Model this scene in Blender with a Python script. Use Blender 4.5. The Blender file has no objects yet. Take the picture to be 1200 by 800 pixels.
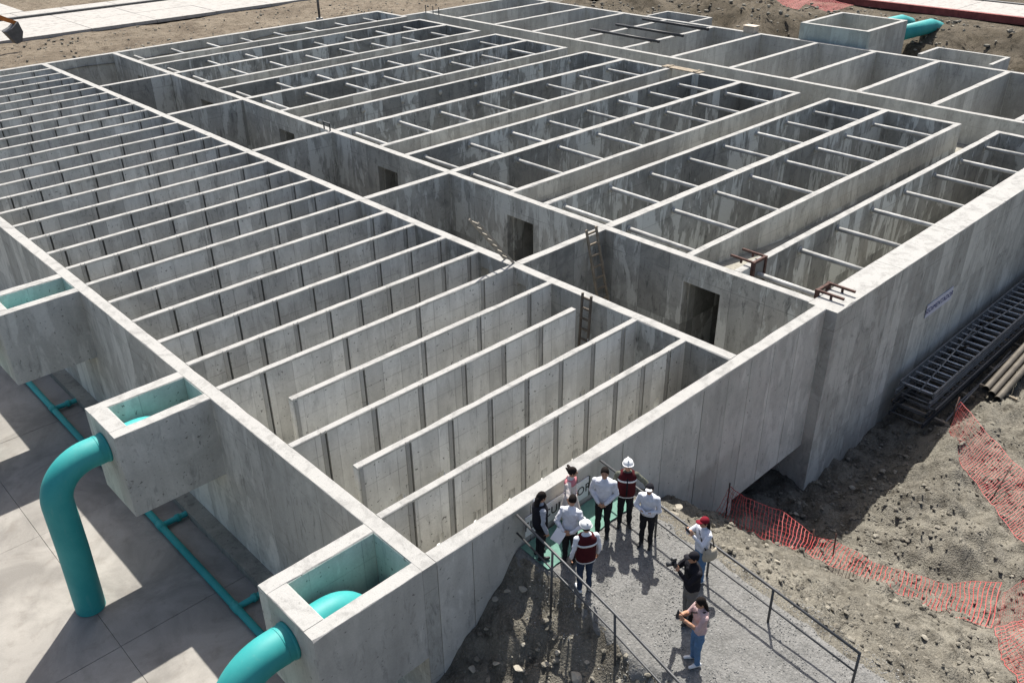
import bpy, bmesh, math, random
import numpy as np
from mathutils import Vector, Matrix
random.seed(7); rng = np.random.default_rng(11)
R = math.radians
S = bpy.context.scene
COL = S.collection

# ------------------------------------------------------------------ camera, sky, sun, exposure
CAMPOS = Vector((-7.25, -10.14, 12.0))          # z = 0 is the top of the tank walls
def _axes():
    c = np.array([600., 400.]); VU = np.array([-544.243, -177.975]) - c; VV = np.array([1845.494, -206.435]) - c
    f = math.sqrt(-VU @ VV)
    U = np.array([*VU, f]); U /= np.linalg.norm(U)
    V = np.array([*VV, f]); V /= np.linalg.norm(V)
    N = np.cross(U, V); N = -N if N[1] > 0 else N
    return f, U, V, N
F_, U_, V_, N_ = _axes()
cam_d = bpy.data.cameras.new('camera'); cam = bpy.data.objects.new('camera', cam_d); COL.objects.link(cam)
right = Vector((V_[0], U_[0], N_[0])); up = -Vector((V_[1], U_[1], N_[1])); back = -Vector((V_[2], U_[2], N_[2]))
M = Matrix((right, up, back)).transposed().to_4x4(); M.translation = CAMPOS
cam.matrix_world = M
cam_d.sensor_width = 36; cam_d.lens = F_ / 1200 * 36; cam_d.clip_end = 2000
S.camera = cam

SUN_EL, SUN_AZ = 56.0, 40.0                     # azimuth counted from +X towards +Y
w = bpy.data.worlds.new('World'); S.world = w; w.use_nodes = True
nt = w.node_tree; nt.nodes.clear()
sk = nt.nodes.new('ShaderNodeTexSky'); sk.sky_type = 'NISHITA'; sk.sun_disc = False
sk.sun_elevation = R(SUN_EL); sk.sun_rotation = R(90 - SUN_AZ); sk.air_density = 1.0; sk.dust_density = 4.5; sk.ozone_density = 0.3; sk.altitude = 300
bg = nt.nodes.new('ShaderNodeBackground'); bg.inputs['Strength'].default_value = 0.086
ow = nt.nodes.new('ShaderNodeOutputWorld')
nt.links.new(sk.outputs[0], bg.inputs[0]); nt.links.new(bg.outputs[0], ow.inputs[0])
sd = bpy.data.lights.new('sun', 'SUN'); sd.energy = 4.6; sd.angle = R(0.53); sd.color = (1.0, 0.955, 0.88)
sun = bpy.data.objects.new('sun', sd); COL.objects.link(sun)
sdir = Vector((math.cos(R(SUN_EL))*math.cos(R(SUN_AZ)), math.cos(R(SUN_EL))*math.sin(R(SUN_AZ)), math.sin(R(SUN_EL))))
sun.rotation_euler = (-sdir).to_track_quat('-Z', 'Y').to_euler(); sun.location = sdir * 80
S.view_settings.view_transform = 'Standard'; S.view_settings.look = 'None'
S.view_settings.exposure = 0.93; S.view_settings.gamma = 1.0
S.cycles.max_bounces = 8; S.cycles.diffuse_bounces = 5
S.cycles.use_denoising = True

# ------------------------------------------------------------------ materials
def mat(name):
    m = bpy.data.materials.new(name); m.use_nodes = True
    n = m.node_tree; b = n.nodes['Principled BSDF']
    return m, n, b
def N(n, t, **k):
    x = n.nodes.new(t)
    for a, v in k.items(): setattr(x, a, v)
    return x
def math_(n, op, a, b=None, c=None):
    x = N(n, 'ShaderNodeMath', operation=op)
    for i, v in enumerate((a, b, c)):
        if v is None: continue
        if isinstance(v, (int, float)): x.inputs[i].default_value = v
        else: n.links.new(v, x.inputs[i])
    return x.outputs[0]
def ramp(n, fac, stops):
    r = N(n, 'ShaderNodeValToRGB'); e = r.color_ramp.elements
    while len(e) < len(stops): e.new(0.5)
    for el, (p, c) in zip(e, stops):
        el.position = p; el.color = (*c, 1) if len(c) == 3 else c
    n.links.new(fac, r.inputs[0]); return r.outputs[0]
def g(v): return (v, v, v)
def mix(n, fac, a, b, mode='MIX'):
    x = N(n, 'ShaderNodeMix', data_type='RGBA', blend_type=mode)
    for i, v in ((0, fac), (6, a), (7, b)):
        if isinstance(v, (int, float)): x.inputs[i].default_value = v
        elif isinstance(v, tuple): x.inputs[i].default_value = (*v, 1)
        else: n.links.new(v, x.inputs[i])
    return x.outputs[2]
def noise(n, vec, scale, detail=4, rough=0.55, dist=0.0):
    x = N(n, 'ShaderNodeTexNoise'); x.inputs['Scale'].default_value = scale
    x.inputs['Detail'].default_value = detail; x.inputs['Roughness'].default_value = rough; x.inputs['Distortion'].default_value = dist
    if vec is not None: n.links.new(vec, x.inputs['Vector'])
    return x.outputs['Fac']
def scaled(n, vec, s):
    x = N(n, 'ShaderNodeMapping'); x.inputs['Scale'].default_value = s; n.links.new(vec, x.inputs['Vector']); return x.outputs[0]
def bump(n, b, h, strength, dist=0.02):
    x = N(n, 'ShaderNodeBump'); x.inputs['Strength'].default_value = strength; x.inputs['Distance'].default_value = dist
    n.links.new(h, x.inputs['Height']); n.links.new(x.outputs[0], b.inputs['Normal'])
def hsep(n):
    p = N(n, 'ShaderNodeNewGeometry').outputs['Position']
    s = N(n, 'ShaderNodeSeparateXYZ'); n.links.new(p, s.inputs[0]); return p, s.outputs

def concrete(name, base, warm=(0.30, 0.28, 0.245), pitch=1.22, panel=0.16, seam=0.0, stain=0.5, pits=0.5, phase=0.0, rowh=2.44, light=0.35, lk=1.32, lt=0.55, fill=False):
    """cast concrete: form-board panels of slightly different tone, water streaks, stains, air holes"""
    m, n, b = mat(name); p, s = hsep(n)
    along = math_(n, 'ADD', math_(n, 'ADD', s[0], s[1]), phase)
    t = math_(n, 'DIVIDE', along, pitch)
    idx = math_(n, 'FLOOR', t); row = math_(n, 'FLOOR', math_(n, 'DIVIDE', math_(n, 'ADD', s[2], 0.02), rowh))
    cv = N(n, 'ShaderNodeCombineXYZ'); n.links.new(idx, cv.inputs[0]); n.links.new(row, cv.inputs[1])
    ysn = math_(n, 'FLOOR', math_(n, 'DIVIDE', math_(n, 'SUBTRACT', s[0], s[1]), 1.7)); n.links.new(math_(n, 'MULTIPLY', ysn, 0.0), cv.inputs[2])
    wn = N(n, 'ShaderNodeTexWhiteNoise'); n.links.new(cv.outputs[0], wn.inputs['Vector'])
    pv = math_(n, 'ADD', math_(n, 'MULTIPLY', wn.outputs['Value'], panel), 1 - panel / 2)
    big = noise(n, p, 0.55, 3, 0.6)
    streak = noise(n, scaled(n, p, (1.5, 1.5, 0.20)), 1.6, 3, 0.62)
    fine = noise(n, p, 22, 3, 0.6)
    col = mix(n, ramp(n, big, [(0.32, g(0)), (0.68, g(1))]), base, tuple(0.6 * a + 0.4 * w_ for a, w_ in zip(base, warm)))
    col = mix(n, 1.0, col, ramp(n, streak, [(0.28, g(0.86)), (0.64, g(1.06))]), 'MULTIPLY')
    b1 = noise(n, p, 0.9, 6, 0.70, 0.9)
    col = mix(n, math_(n, 'MULTIPLY', ramp(n, b1, [(0.36, g(1)), (0.53, g(0.0))]), stain * 0.75), col, tuple(0.60 * a for a in base))
    b2 = noise(n, scaled(n, p, (1.9, 1.9, 0.55)), 2.3, 6, 0.74, 0.5)
    col = mix(n, math_(n, 'MULTIPLY', ramp(n, b2, [(0.33, g(1)), (0.45, g(0.0))]), stain), col, tuple(0.40 * a for a in base))
    b3 = noise(n, scaled(n, p, (1.3, 1.3, 0.40)), 1.4, 4, 0.65, 0.4)
    lm = math_(n, 'MULTIPLY', ramp(n, math_(n, 'ADD', b3, math_(n, 'MULTIPLY', math_(n, 'SUBTRACT', wn.outputs['Value'], 0.5), 0.22)), [(lt, g(0)), (lt + 0.05, g(1))]), light)
    col = mix(n, lm, col, tuple(min(1, lk * a) for a in base))
    sc = N(n, 'ShaderNodeVectorMath', operation='SCALE'); n.links.new(col, sc.inputs[0]); n.links.new(pv, sc.inputs[3]); col = sc.outputs[0]
    hp = noise(n, p, 10.5, 2, 0.5)
    hole = math_(n, 'MULTIPLY', ramp(n, hp, [(0.285, g(1)), (0.325, g(0))]), pits)
    col = mix(n, hole, col, tuple(0.3 * a for a in base))
    if seam > 0:
        fr = math_(n, 'FRACT', t); d = math_(n, 'MINIMUM', fr, math_(n, 'SUBTRACT', 1.0, fr))
        rz = math_(n, 'FRACT', math_(n, 'DIVIDE', math_(n, 'ADD', s[2], 0.63), rowh)); gap = math_(n, 'MAXIMUM', math_(n, 'LESS_THAN', d, 0.011 / pitch), math_(n, 'LESS_THAN', rz, 0.018 / rowh))
        col = mix(n, math_(n, 'MULTIPLY', math_(n, 'MULTIPLY', gap, ramp(n, noise(n, p, 1.1), [(0.40, g(0.25)), (0.6, g(1))])), seam), col, tuple(0.32 * a for a in base))
    col = mix(n, 1.0, col, ramp(n, fine, [(0.2, g(0.9)), (0.8, g(1.08))]), 'MULTIPLY')
    col = mix(n, 1.0, col, ramp(n, N(n, 'ShaderNodeObjectInfo').outputs['Random'], [(0, g(0.90)), (1, g(1.06))]), 'MULTIPLY')
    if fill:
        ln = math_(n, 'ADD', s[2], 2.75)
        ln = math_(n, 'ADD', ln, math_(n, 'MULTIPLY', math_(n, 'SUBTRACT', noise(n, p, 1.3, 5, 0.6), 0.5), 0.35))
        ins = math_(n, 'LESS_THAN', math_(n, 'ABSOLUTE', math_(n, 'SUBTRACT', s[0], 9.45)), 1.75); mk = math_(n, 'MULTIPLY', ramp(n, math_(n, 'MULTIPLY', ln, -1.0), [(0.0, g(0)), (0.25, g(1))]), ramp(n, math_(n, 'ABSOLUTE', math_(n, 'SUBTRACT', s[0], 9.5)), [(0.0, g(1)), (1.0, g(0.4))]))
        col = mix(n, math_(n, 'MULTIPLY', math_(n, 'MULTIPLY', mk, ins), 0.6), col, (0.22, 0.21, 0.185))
    n.links.new(col, b.inputs['Base Color'])
    b.inputs['Roughness'].default_value = 0.85
    b.inputs['Specular IOR Level'].default_value = 0.25
    h = math_(n, 'ADD', math_(n, 'MULTIPLY', fine, 0.5), math_(n, 'MULTIPLY', big, 0.6))
    bump(n, b, h, 0.35, 0.012)
    return m
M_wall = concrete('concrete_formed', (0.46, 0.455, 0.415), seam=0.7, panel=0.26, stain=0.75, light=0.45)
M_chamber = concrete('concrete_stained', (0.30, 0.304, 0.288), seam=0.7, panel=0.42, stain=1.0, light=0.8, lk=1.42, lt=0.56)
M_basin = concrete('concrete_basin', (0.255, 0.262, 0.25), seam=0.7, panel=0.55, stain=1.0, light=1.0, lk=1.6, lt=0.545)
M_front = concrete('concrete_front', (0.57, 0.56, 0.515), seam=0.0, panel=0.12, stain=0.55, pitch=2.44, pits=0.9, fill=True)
M_baf = concrete('concrete_baffle', (0.585, 0.588, 0.562), seam=0.6, panel=0.16, stain=0.45, pitch=0.61, pits=1.0, light=0.2)  # paler copy for the near cells, their stronger light put into the colour
M_bafd = concrete('concrete_baffle_weathered', (0.44, 0.447, 0.432), seam=0.6, panel=0.30, stain=0.7, pitch=0.61, pits=0.8, light=0.3)
M_far = concrete('concrete_far', (0.45, 0.45, 0.42), seam=0.4, panel=0.2, stain=0.55, pitch=1.22)
M_pale = concrete('concrete_pale', (0.47, 0.465, 0.42), seam=0.3, panel=0.14, stain=0.45, pitch=1.22)
M_channel = concrete('concrete_channel', (0.40, 0.395, 0.36), seam=0.5, panel=0.3, stain=0.7, light=0.5)
M_ribshade = concrete('concrete_rib_shaded', (0.30, 0.305, 0.295), stain=0.4, panel=0.0)  # rib concrete darkened, the shade on the ribs is put into the colour
M_rib = concrete('concrete_rib', (0.43, 0.43, 0.40), stain=0.5, panel=0.1)
M_floor = concrete('concrete_floor', (0.24, 0.23, 0.195), stain=0.8, panel=0.0)
def topmat(name, base=(0.315, 0.312, 0.30)):
    m, n, b = mat(name); p, s = hsep(n)
    a = noise(n, p, 2.1, 8, 0.72, 0.4); c = noise(n, p, 9, 5, 0.7); f = noise(n, p, 38, 3, 0.6)
    col = mix(n, ramp(n, a, [(0.36, g(1)), (0.52, g(0))]), base, tuple(0.72 * x for x in base))
    col = mix(n, math_(n, 'MULTIPLY', ramp(n, c, [(0.30, g(1)), (0.40, g(0))]), 0.75), col, tuple(0.5 * x for x in base))
    col = mix(n, 1.0, col, ramp(n, f, [(0.2, g(0.84)), (0.8, g(1.12))]), 'MULTIPLY')
    n.links.new(col, b.inputs['Base Color']); b.inputs['Roughness'].default_value = 0.9; b.inputs['Specular IOR Level'].default_value = 0.2
    bump(n, b, math_(n, 'ADD', c, math_(n, 'MULTIPLY', f, 0.6)), 0.5, 0.012)
    return m
M_top = topmat('concrete_top')
M_topn = topmat('concrete_top_pale', (0.325, 0.322, 0.31))
def slabmat():
    m, n, b = mat('concrete_slab'); p, s = hsep(n)
    a = noise(n, p, 0.5, 7, 0.65, 0.8); c = noise(n, p, 2.2, 6, 0.65, 0.3); f = noise(n, p, 26, 4, 0.6)
    col = mix(n, ramp(n, a, [(0.36, g(0)), (0.62, g(1))]), (0.172, 0.162, 0.147), (0.285, 0.27, 0.245))
    col = mix(n, math_(n, 'MULTIPLY', ramp(n, c, [(0.3, g(1)), (0.46, g(0))]), 0.45), col, (0.15, 0.132, 0.112))
    oi = N(n, 'ShaderNodeObjectInfo'); col = mix(n, 1.0, col, ramp(n, oi.outputs['Random'], [(0, g(0.9)), (1, g(1.06))]), 'MULTIPLY')
    col = mix(n, 1.0, col, ramp(n, f, [(0.2, g(0.92)), (0.8, g(1.06))]), 'MULTIPLY')
    n.links.new(col, b.inputs['Base Color']); b.inputs['Roughness'].default_value = 0.85
    bump(n, b, math_(n, 'ADD', c, f), 0.25, 0.01); return m
M_slab = slabmat()
def soilmat(name, dark, mid, light, bs=0.9):
    m, n, b = mat(name); p, s = hsep(n)
    a = noise(n, p, 0.35, 6, 0.6, 0.5); c = noise(n, p, 2.3, 7, 0.7, 0.3); f = noise(n, p, 17, 6, 0.7)
    v = N(n, 'ShaderNodeTexVoronoi'); v.inputs['Scale'].default_value = 9.0; n.links.new(p, v.inputs['Vector'])
    v2 = N(n, 'ShaderNodeTexVoronoi'); v2.inputs['Scale'].default_value = 23.0; n.links.new(p, v2.inputs['Vector'])
    col = mix(n, ramp(n, a, [(0.35, g(0)), (0.65, g(1))]), mid, light)
    col = mix(n, ramp(n, c, [(0.30, g(1)), (0.52, g(0))]), col, dark)
    col = mix(n, ramp(n, v.outputs['Distance'], [(0.10, g(0.55)), (0.26, g(0))]), col, tuple(min(1, 1.3 * x) for x in light))
    col = mix(n, 1.0, col, ramp(n, f, [(0.25, g(0.62)), (0.75, g(1.28))]), 'MULTIPLY')
    n.links.new(col, b.inputs['Base Color']); b.inputs['Roughness'].default_value = 0.95; b.inputs['Specular IOR Level'].default_value = 0.1
    h = math_(n, 'ADD', math_(n, 'MULTIPLY', f, 0.8), math_(n, 'ADD', math_(n, 'MULTIPLY', c, 0.8), math_(n, 'MULTIPLY', v2.outputs['Distance'], -0.5)))
    bump(n, b, h, bs, 0.06); return m
M_soil = soilmat('soil', (0.052, 0.047, 0.038), (0.125, 0.116, 0.097), (0.205, 0.192, 0.16))
M_soilb = soilmat('brown_soil', (0.055, 0.042, 0.030), (0.12, 0.098, 0.073), (0.19, 0.16, 0.122))
M_soild = soilmat('dark_bank_soil', (0.022, 0.019, 0.013), (0.062, 0.052, 0.037), (0.125, 0.107, 0.082))
M_gravel = soilmat('gravel', (0.115, 0.115, 0.11), (0.158, 0.157, 0.151), (0.195, 0.193, 0.186), 0.5)
def rockmat(name, c1, c2):
    m, n, b = mat(name); p, s = hsep(n)
    a = noise(n, p, 3, 5, 0.6); f = noise(n, p, 30, 4, 0.6)
    oi = N(n, 'ShaderNodeNewGeometry').outputs['Random Per Island']
    col = mix(n, ramp(n, a, [(0.3, g(0)), (0.7, g(1))]), c1, c2)
    col = mix(n, 1.0, col, ramp(n, oi, [(0, g(0.6)), (1, g(1.3))]), 'MULTIPLY')
    n.links.new(col, b.inputs['Base Color']); b.inputs['Roughness'].default_value = 0.95
    bump(n, b, f, 0.5, 0.02); return m
M_gpeb = rockmat('gravel_chips', (0.15, 0.15, 0.145), (0.25, 0.25, 0.24))
M_rock = rockmat('rock', (0.17, 0.155, 0.125), (0.29, 0.27, 0.225))
M_peb = rockmat('pebbles', (0.11, 0.10, 0.08), (0.21, 0.195, 0.16))
def simple(name, col, rough=0.6, metal=0.0, var=0.12, sc=6.0, spec=0.3, rnd=0.0):
    m, n, b = mat(name); p, s = hsep(n)
    a = noise(n, p, sc, 5, 0.6)
    c = mix(n, 1.0, col, ramp(n, a, [(0.3, g(1 - var)), (0.7, g(1 + var))]), 'MULTIPLY')
    if rnd: c = mix(n, 1.0, c, ramp(n, N(n, 'ShaderNodeObjectInfo').outputs['Random'], [(0, g(1 - rnd)), (1, g(1.06))]), 'MULTIPLY')
    n.links.new(c, b.inputs['Base Color']); b.inputs['Roughness'].default_value = rough; b.inputs['Metallic'].default_value = metal
    b.inputs['Specular IOR Level'].default_value = spec
    bump(n, b, noise(n, p, sc * 6, 3), 0.12, 0.01); return m
def pipemat():
    m, n, b = mat('teal_pipe'); p, s = hsep(n)
    a = noise(n, p, 1.2, 5, 0.6); d = noise(n, scaled(n, p, (3, 3, 0.5)), 3, 5, 0.65)
    c = mix(n, ramp(n, a, [(0.35, g(0)), (0.7, g(1))]), (0.022, 0.255, 0.255), (0.045, 0.31, 0.30))
    c = mix(n, math_(n, 'MULTIPLY', ramp(n, d, [(0.3, g(1)), (0.42, g(0))]), 0.3), c, (0.10, 0.30, 0.29))
    n.links.new(c, b.inputs['Base Color']); b.inputs['Roughness'].default_value = 0.55; b.inputs['Specular IOR Level'].default_value = 0.3; return m
M_teal = pipemat()
M_line = concrete('teal_coating', (0.43, 0.50, 0.47), warm=(0.46, 0.48, 0.43), stain=0.35, panel=0.1, seam=0.5, pits=0.9)
M_strut = simple('strut_pipe', (0.40, 0.40, 0.385), 0.7, 0, 0.30, 2.5, rnd=0.3)
M_rust = simple('rusty_steel', (0.075, 0.04, 0.032), 0.85, 0.0, 0.45, 9)
M_rail = simple('rail_steel', (0.07, 0.072, 0.075), 0.5, 0.3, 0.2, 4)
M_rebar = simple('dark_steel', (0.055, 0.058, 0.062), 0.55, 0.4, 0.25, 3)
M_tubegrey = simple('scaffold_tube', (0.10, 0.088, 0.072), 0.6, 0.2, 0.25, 2)
M_wood = simple('old_timber', (0.22, 0.185, 0.14), 0.9, 0, 0.35, 5)
M_wooddark = simple('wet_timber', (0.10, 0.085, 0.07), 0.9, 0, 0.35, 5)
M_black = simple('black_pipe', (0.035, 0.037, 0.04), 0.5, 0, 0.2, 4)
M_net = None
def netmat():
    m, n, b = mat('red_mesh'); p, s = hsep(n)
    a = noise(n, p, 1.3, 3)
    c = mix(n, ramp(n, a, [(0.35, g(0)), (0.7, g(1))]), (0.46, 0.04, 0.045), (0.54, 0.12, 0.11))
    n.links.new(c, b.inputs['Base Color']); b.inputs['Roughness'].default_value = 0.6
    tr = N(n, 'ShaderNodeBsdfTranslucent'); n.links.new(c, tr.inputs[0])
    mx = N(n, 'ShaderNodeMixShader'); mx.inputs[0].default_value = 0.35
    out = n.nodes['Material Output']; n.links.new(b.outputs[0], mx.inputs[1]); n.links.new(tr.outputs[0], mx.inputs[2]); n.links.new(mx.outputs[0], out.inputs[0]); return m
M_net = netmat()
M_white = simple('white_sign', (0.72, 0.73, 0.74), 0.6, 0, 0.05)
M_lav = simple('lavender_sign', (0.52, 0.53, 0.61), 0.5, 0, 0.05)
M_ink = simple('dark_ink', (0.03, 0.03, 0.035), 0.6, 0, 0.05)
M_inkblue = simple('blue_ink', (0.05, 0.055, 0.16), 0.6, 0, 0.05)
M_mat = simple('green_mat', (0.105, 0.215, 0.175), 0.8, 0, 0.18, 7)
M_road = topmat('road_concrete', (0.33, 0.318, 0.30))
M_redk = simple('red_kerb_paint', (0.20, 0.055, 0.05), 0.8, 0, 0.3, 2)
M_orange = simple('orange_paint', (0.42, 0.14, 0.03), 0.5, 0, 0.2, 3)
M_grey = simple('grey_steel', (0.10, 0.10, 0.10), 0.6, 0.2, 0.3, 4)

# ------------------------------------------------------------------ mesh helpers
class MB:
    def __init__(s): s.v = []; s.f = []; s.mi = []
    def add(s, v, f, mi=0):
        o = len(s.v); s.v += [tuple(x) for x in v]; s.f += [tuple(i + o for i in q) for q in f]; s.mi += [mi] * len(f); return s
    def box(s, x0, x1, y0, y1, z0, z1, mi=0, top=None):
        v = [(x0, y0, z0), (x1, y0, z0), (x1, y1, z0), (x0, y1, z0), (x0, y0, z1), (x1, y0, z1), (x1, y1, z1), (x0, y1, z1)]
        f = [(0, 3, 2, 1), (4, 5, 6, 7), (0, 1, 5, 4), (1, 2, 6, 5), (2, 3, 7, 6), (3, 0, 4, 7)]
        o = len(s.v); s.v += v; s.f += [tuple(i + o for i in q) for q in f]
        s.mi += [mi, mi if top is None else top, mi, mi, mi, mi]; return s
    def tube(s, path, r, seg=10, cap=True, mi=0):
        P = [Vector(p) for p in path]; n = len(P); rs = r if isinstance(r, (list, tuple)) else [r] * n
        T = []
        for i in range(n):
            a = P[max(0, i - 1)]; b = P[min(n - 1, i + 1)]; T.append((b - a).normalized())
        ref = Vector((0, 0, 1)) if abs(T[0].z) < 0.9 else Vector((1, 0, 0))
        u = (ref - T[0] * ref.dot(T[0])).normalized(); V = []; o = len(s.v)
        for i in range(n):
            u = (u - T[i] * u.dot(T[i])).normalized(); w_ = T[i].cross(u)
            for k in range(seg):
                a = 2 * math.pi * k / seg
                V.append(P[i] + (u * math.cos(a) + w_ * math.sin(a)) * rs[i])
        Fs = []
        for i in range(n - 1):
            for k in range(seg):
                k2 = (k + 1) % seg
                Fs.append((i * seg + k, i * seg + k2, (i + 1) * seg + k2, (i + 1) * seg + k))
        if cap:
            Fs.append(tuple(reversed(range(seg)))); Fs.append(tuple(range((n - 1) * seg, n * seg)))
        return s.add(V, Fs, mi)
    def bar(s, a, b, wx, wz, mi=0, upv=(0, 0, 1)):
        a = Vector(a); b = Vector(b); t = (b - a).normalized(); u = Vector(upv)
        if abs(t.dot(u)) > 0.95: u = Vector((1, 0, 0))
        sx = t.cross(u).normalized() * wx / 2; sz = sx.cross(t).normalized() * wz / 2
        v = [a - sx - sz, a + sx - sz, a + sx + sz, a - sx + sz, b - sx - sz, b + sx - sz, b + sx + sz, b - sx + sz]
        return s.add(v, [(0, 3, 2, 1), (4, 5, 6, 7), (0, 1, 5, 4), (1, 2, 6, 5), (2, 3, 7, 6), (3, 0, 4, 7)], mi)
    def mesh(s, name, mats, smooth=False, bev=0.0):
        me = bpy.data.meshes.new(name); me.from_pydata(s.v, [], s.f)
        for m in (mats if isinstance(mats, (list, tuple)) else [mats]): me.materials.append(m)
        me.polygons.foreach_set('material_index', s.mi)
        if bev:
            bm = bmesh.new(); bm.from_mesh(me)
            bmesh.ops.bevel(bm, geom=[e for e in bm.edges], offset=bev, segments=1, affect='EDGES', clamp_overlap=True, material=-1)
            bm.to_mesh(me); bm.free()
        if smooth:
            me.polygons.foreach_set('use_smooth', [True] * len(me.polygons))
        me.update(); return me
    def build(s, name, mats, parent=None, smooth=False, bev=0.0):
        return obj(name, s.mesh(name, mats, smooth, bev), parent)
def longbox(mb, ax, lo, hi, c0, c1, z0, z1, step=0.55, jit=0.005):
    """long wall piece with slightly uneven, chipped arrises; material 1 on top"""
    n = max(1, int(round((hi - lo) / step))); V = []
    for i in range(n + 1):
        t = lo + (hi - lo) * i / n; e = 0 if i in (0, n) else 1
        ca, cb = random.uniform(.008, .020), random.uniform(.008, .020)
        if random.random() < .07: ca = random.uniform(.02, .045)
        if random.random() < .07: cb = random.uniform(.02, .045)
        j = lambda: e * random.uniform(-jit, jit); dz = e * random.uniform(-jit, jit * .6)
        for c, z in ((c0, z0), (c1, z0), (c1, z1 - cb), (c1 - cb + j(), z1 + dz), (c0 + ca + j(), z1 + dz), (c0, z1 - ca)):
            V.append((c, t, z) if ax == 'y' else (t, c, z))
    Fs = []; mi = []
    for i in range(n):
        for k in range(6):
            k2 = (k + 1) % 6; a, b, c, d = i * 6 + k, i * 6 + k2, (i + 1) * 6 + k2, (i + 1) * 6 + k
            Fs.append((a, b, c, d) if ax == 'x' else (d, c, b, a)); mi.append(1 if k in (2, 3, 4) else 0)
    q = tuple(range(6)); w_ = tuple(range(n * 6, n * 6 + 6))
    Fs += [q[::-1], w_] if ax == 'x' else [q, w_[::-1]]; mi += [0, 0]
    o = len(mb.v); mb.v += V; mb.f += [tuple(x + o for x in f) for f in Fs]; mb.mi += mi; return mb
def obj(name, me, parent=None, loc=None, rot=None):
    o = bpy.data.objects.new(name, me); COL.objects.link(o); o.parent = parent
    if loc is not None: o.location = loc
    if rot is not None: o.rotation_euler = rot
    return o
def tag(o, label=None, cat=None, group=None, kind=None):
    if label: o['label'] = label
    if cat: o['category'] = cat
    if group: o['group'] = group
    if kind: o['kind'] = kind
    return o
def empty(name, loc=(0, 0, 0), rz=0.0):
    o = bpy.data.objects.new(name, None); COL.objects.link(o); o.location = loc; o.rotation_euler = (0, 0, rz); o.empty_display_size = 0.2; return o
def smooth_flat(o, angle=40):
    me = o.data; me.polygons.foreach_set('use_smooth', [True] * len(me.polygons))
    try: me.set_sharp_from_angle(angle=R(angle))
    except Exception: pass
    return o

# value noise (numpy) for the terrain
_tab = rng.random((256, 256))
def vnoise(x, y):
    xi = np.floor(x).astype(int); yi = np.floor(y).astype(int); fx = x - xi; fy = y - yi
    fx = fx * fx * (3 - 2 * fx); fy = fy * fy * (3 - 2 * fy)
    a = _tab[xi & 255, yi & 255]; b = _tab[(xi + 1) & 255, yi & 255]; c = _tab[xi & 255, (yi + 1) & 255]; d = _tab[(xi + 1) & 255, (yi + 1) & 255]
    return (a * (1 - fx) + b * fx) * (1 - fy) + (c * (1 - fx) + d * fx) * fy - 0.5
def fbm(x, y, sc, oct=4, gain=0.55):
    r = 0; amp = 1
    for i in range(oct):
        r = r + amp * vnoise(x * sc + 17.3 * i, y * sc + 5.7 * i); sc *= 2.03; amp *= gain
    return r
def sstep(a, b, x): t = np.clip((x - a) / (b - a), 0, 1); return t * t * (3 - 2 * t)

# ------------------------------------------------------------------ terrain
def deck_z(y): return -1.05 + 0.1 * np.minimum(y, 0)
XL, XR = 2.58, 5.55
def ground_h(x, y, rough=True):
    x = np.asarray(x, float); y = np.asarray(y, float)
    yy = np.minimum(y, 0)
    d = deck_z(yy)
    wob = 0.35 * fbm(x * 0 + 3.1, y, 0.6, 3)
    xl = XL + wob + 0.05 * yy
    xr = XR + 0.4 * fbm(x * 0 + 8.1, y, 0.5, 3)
    zl = d - 1.4 * np.clip(xl - x, 0, 0.35) - 0.72 * np.maximum(xl - x - 0.35, 0) - 0.06
    sl = np.clip(0.75 + 0.04 * yy, 0.40, 0.75)
    zr = d - sl * np.maximum(x - xr, 0) - 0.06
    floor_r = -5.25 - 1.15 * sstep(-3.6, -0.9, yy) * sstep(10.5, 13.5, x)
    zr = np.where(x > xr, np.maximum(zr, floor_r) + 0.25 * np.exp(-((zr - floor_r) / 0.5) ** 2) * 0, zr)
    z = np.where(x < xl, np.maximum(zl, -5.15), np.where(x > xr, zr, d - 0.06))
    off = np.where(x < xl, xl - x, np.where(x > xr, x - xr, 0))
    if rough:
        k = sstep(0.0, 0.7, off)
        z = z + k * (0.42 * fbm(x, y, 0.55, 3) + 0.26 * fbm(x + 40, y, 2.0, 4, 0.62)) + (0.02 + 0.06 * k) * fbm(x + 9, y + 4, 6.5, 2)
    # level yard to the left of the tank, under the slab
    z = np.where((x < 0.45) & (y > 0.12), np.minimum(z, -5.2), z)
    # back and far sides: filled almost to the wall tops; a trench behind the far chambers
    zb = -0.55 + 0.25 * fbm(x, y, 0.25, 4) + 0.22 * fbm(x * 0.12, y * 1.3, 1.0, 3) * sstep(51, 53, y) * sstep(61.8, 60, y) + 1.5 * sstep(50.5, 53, x) * sstep(65.5, 62, x) * sstep(48, 44, y) * fbm(x + 5, y, 0.45, 5, 0.6)
    backf = np.maximum(sstep(49.5, 50.5, y), sstep(49.0, 49.6, x))
    tr = -1.9 * sstep(62.0, 54.5, x) * sstep(48.9, 50.0, x) * sstep(28.0, 22.0, y) * sstep(49.5, 46, y)
    z = np.where(backf > 0, zb + tr + 0.5 * np.exp(-((x - 60) / 2.2) ** 2) * sstep(28, 22, y), z)
    return z
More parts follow.
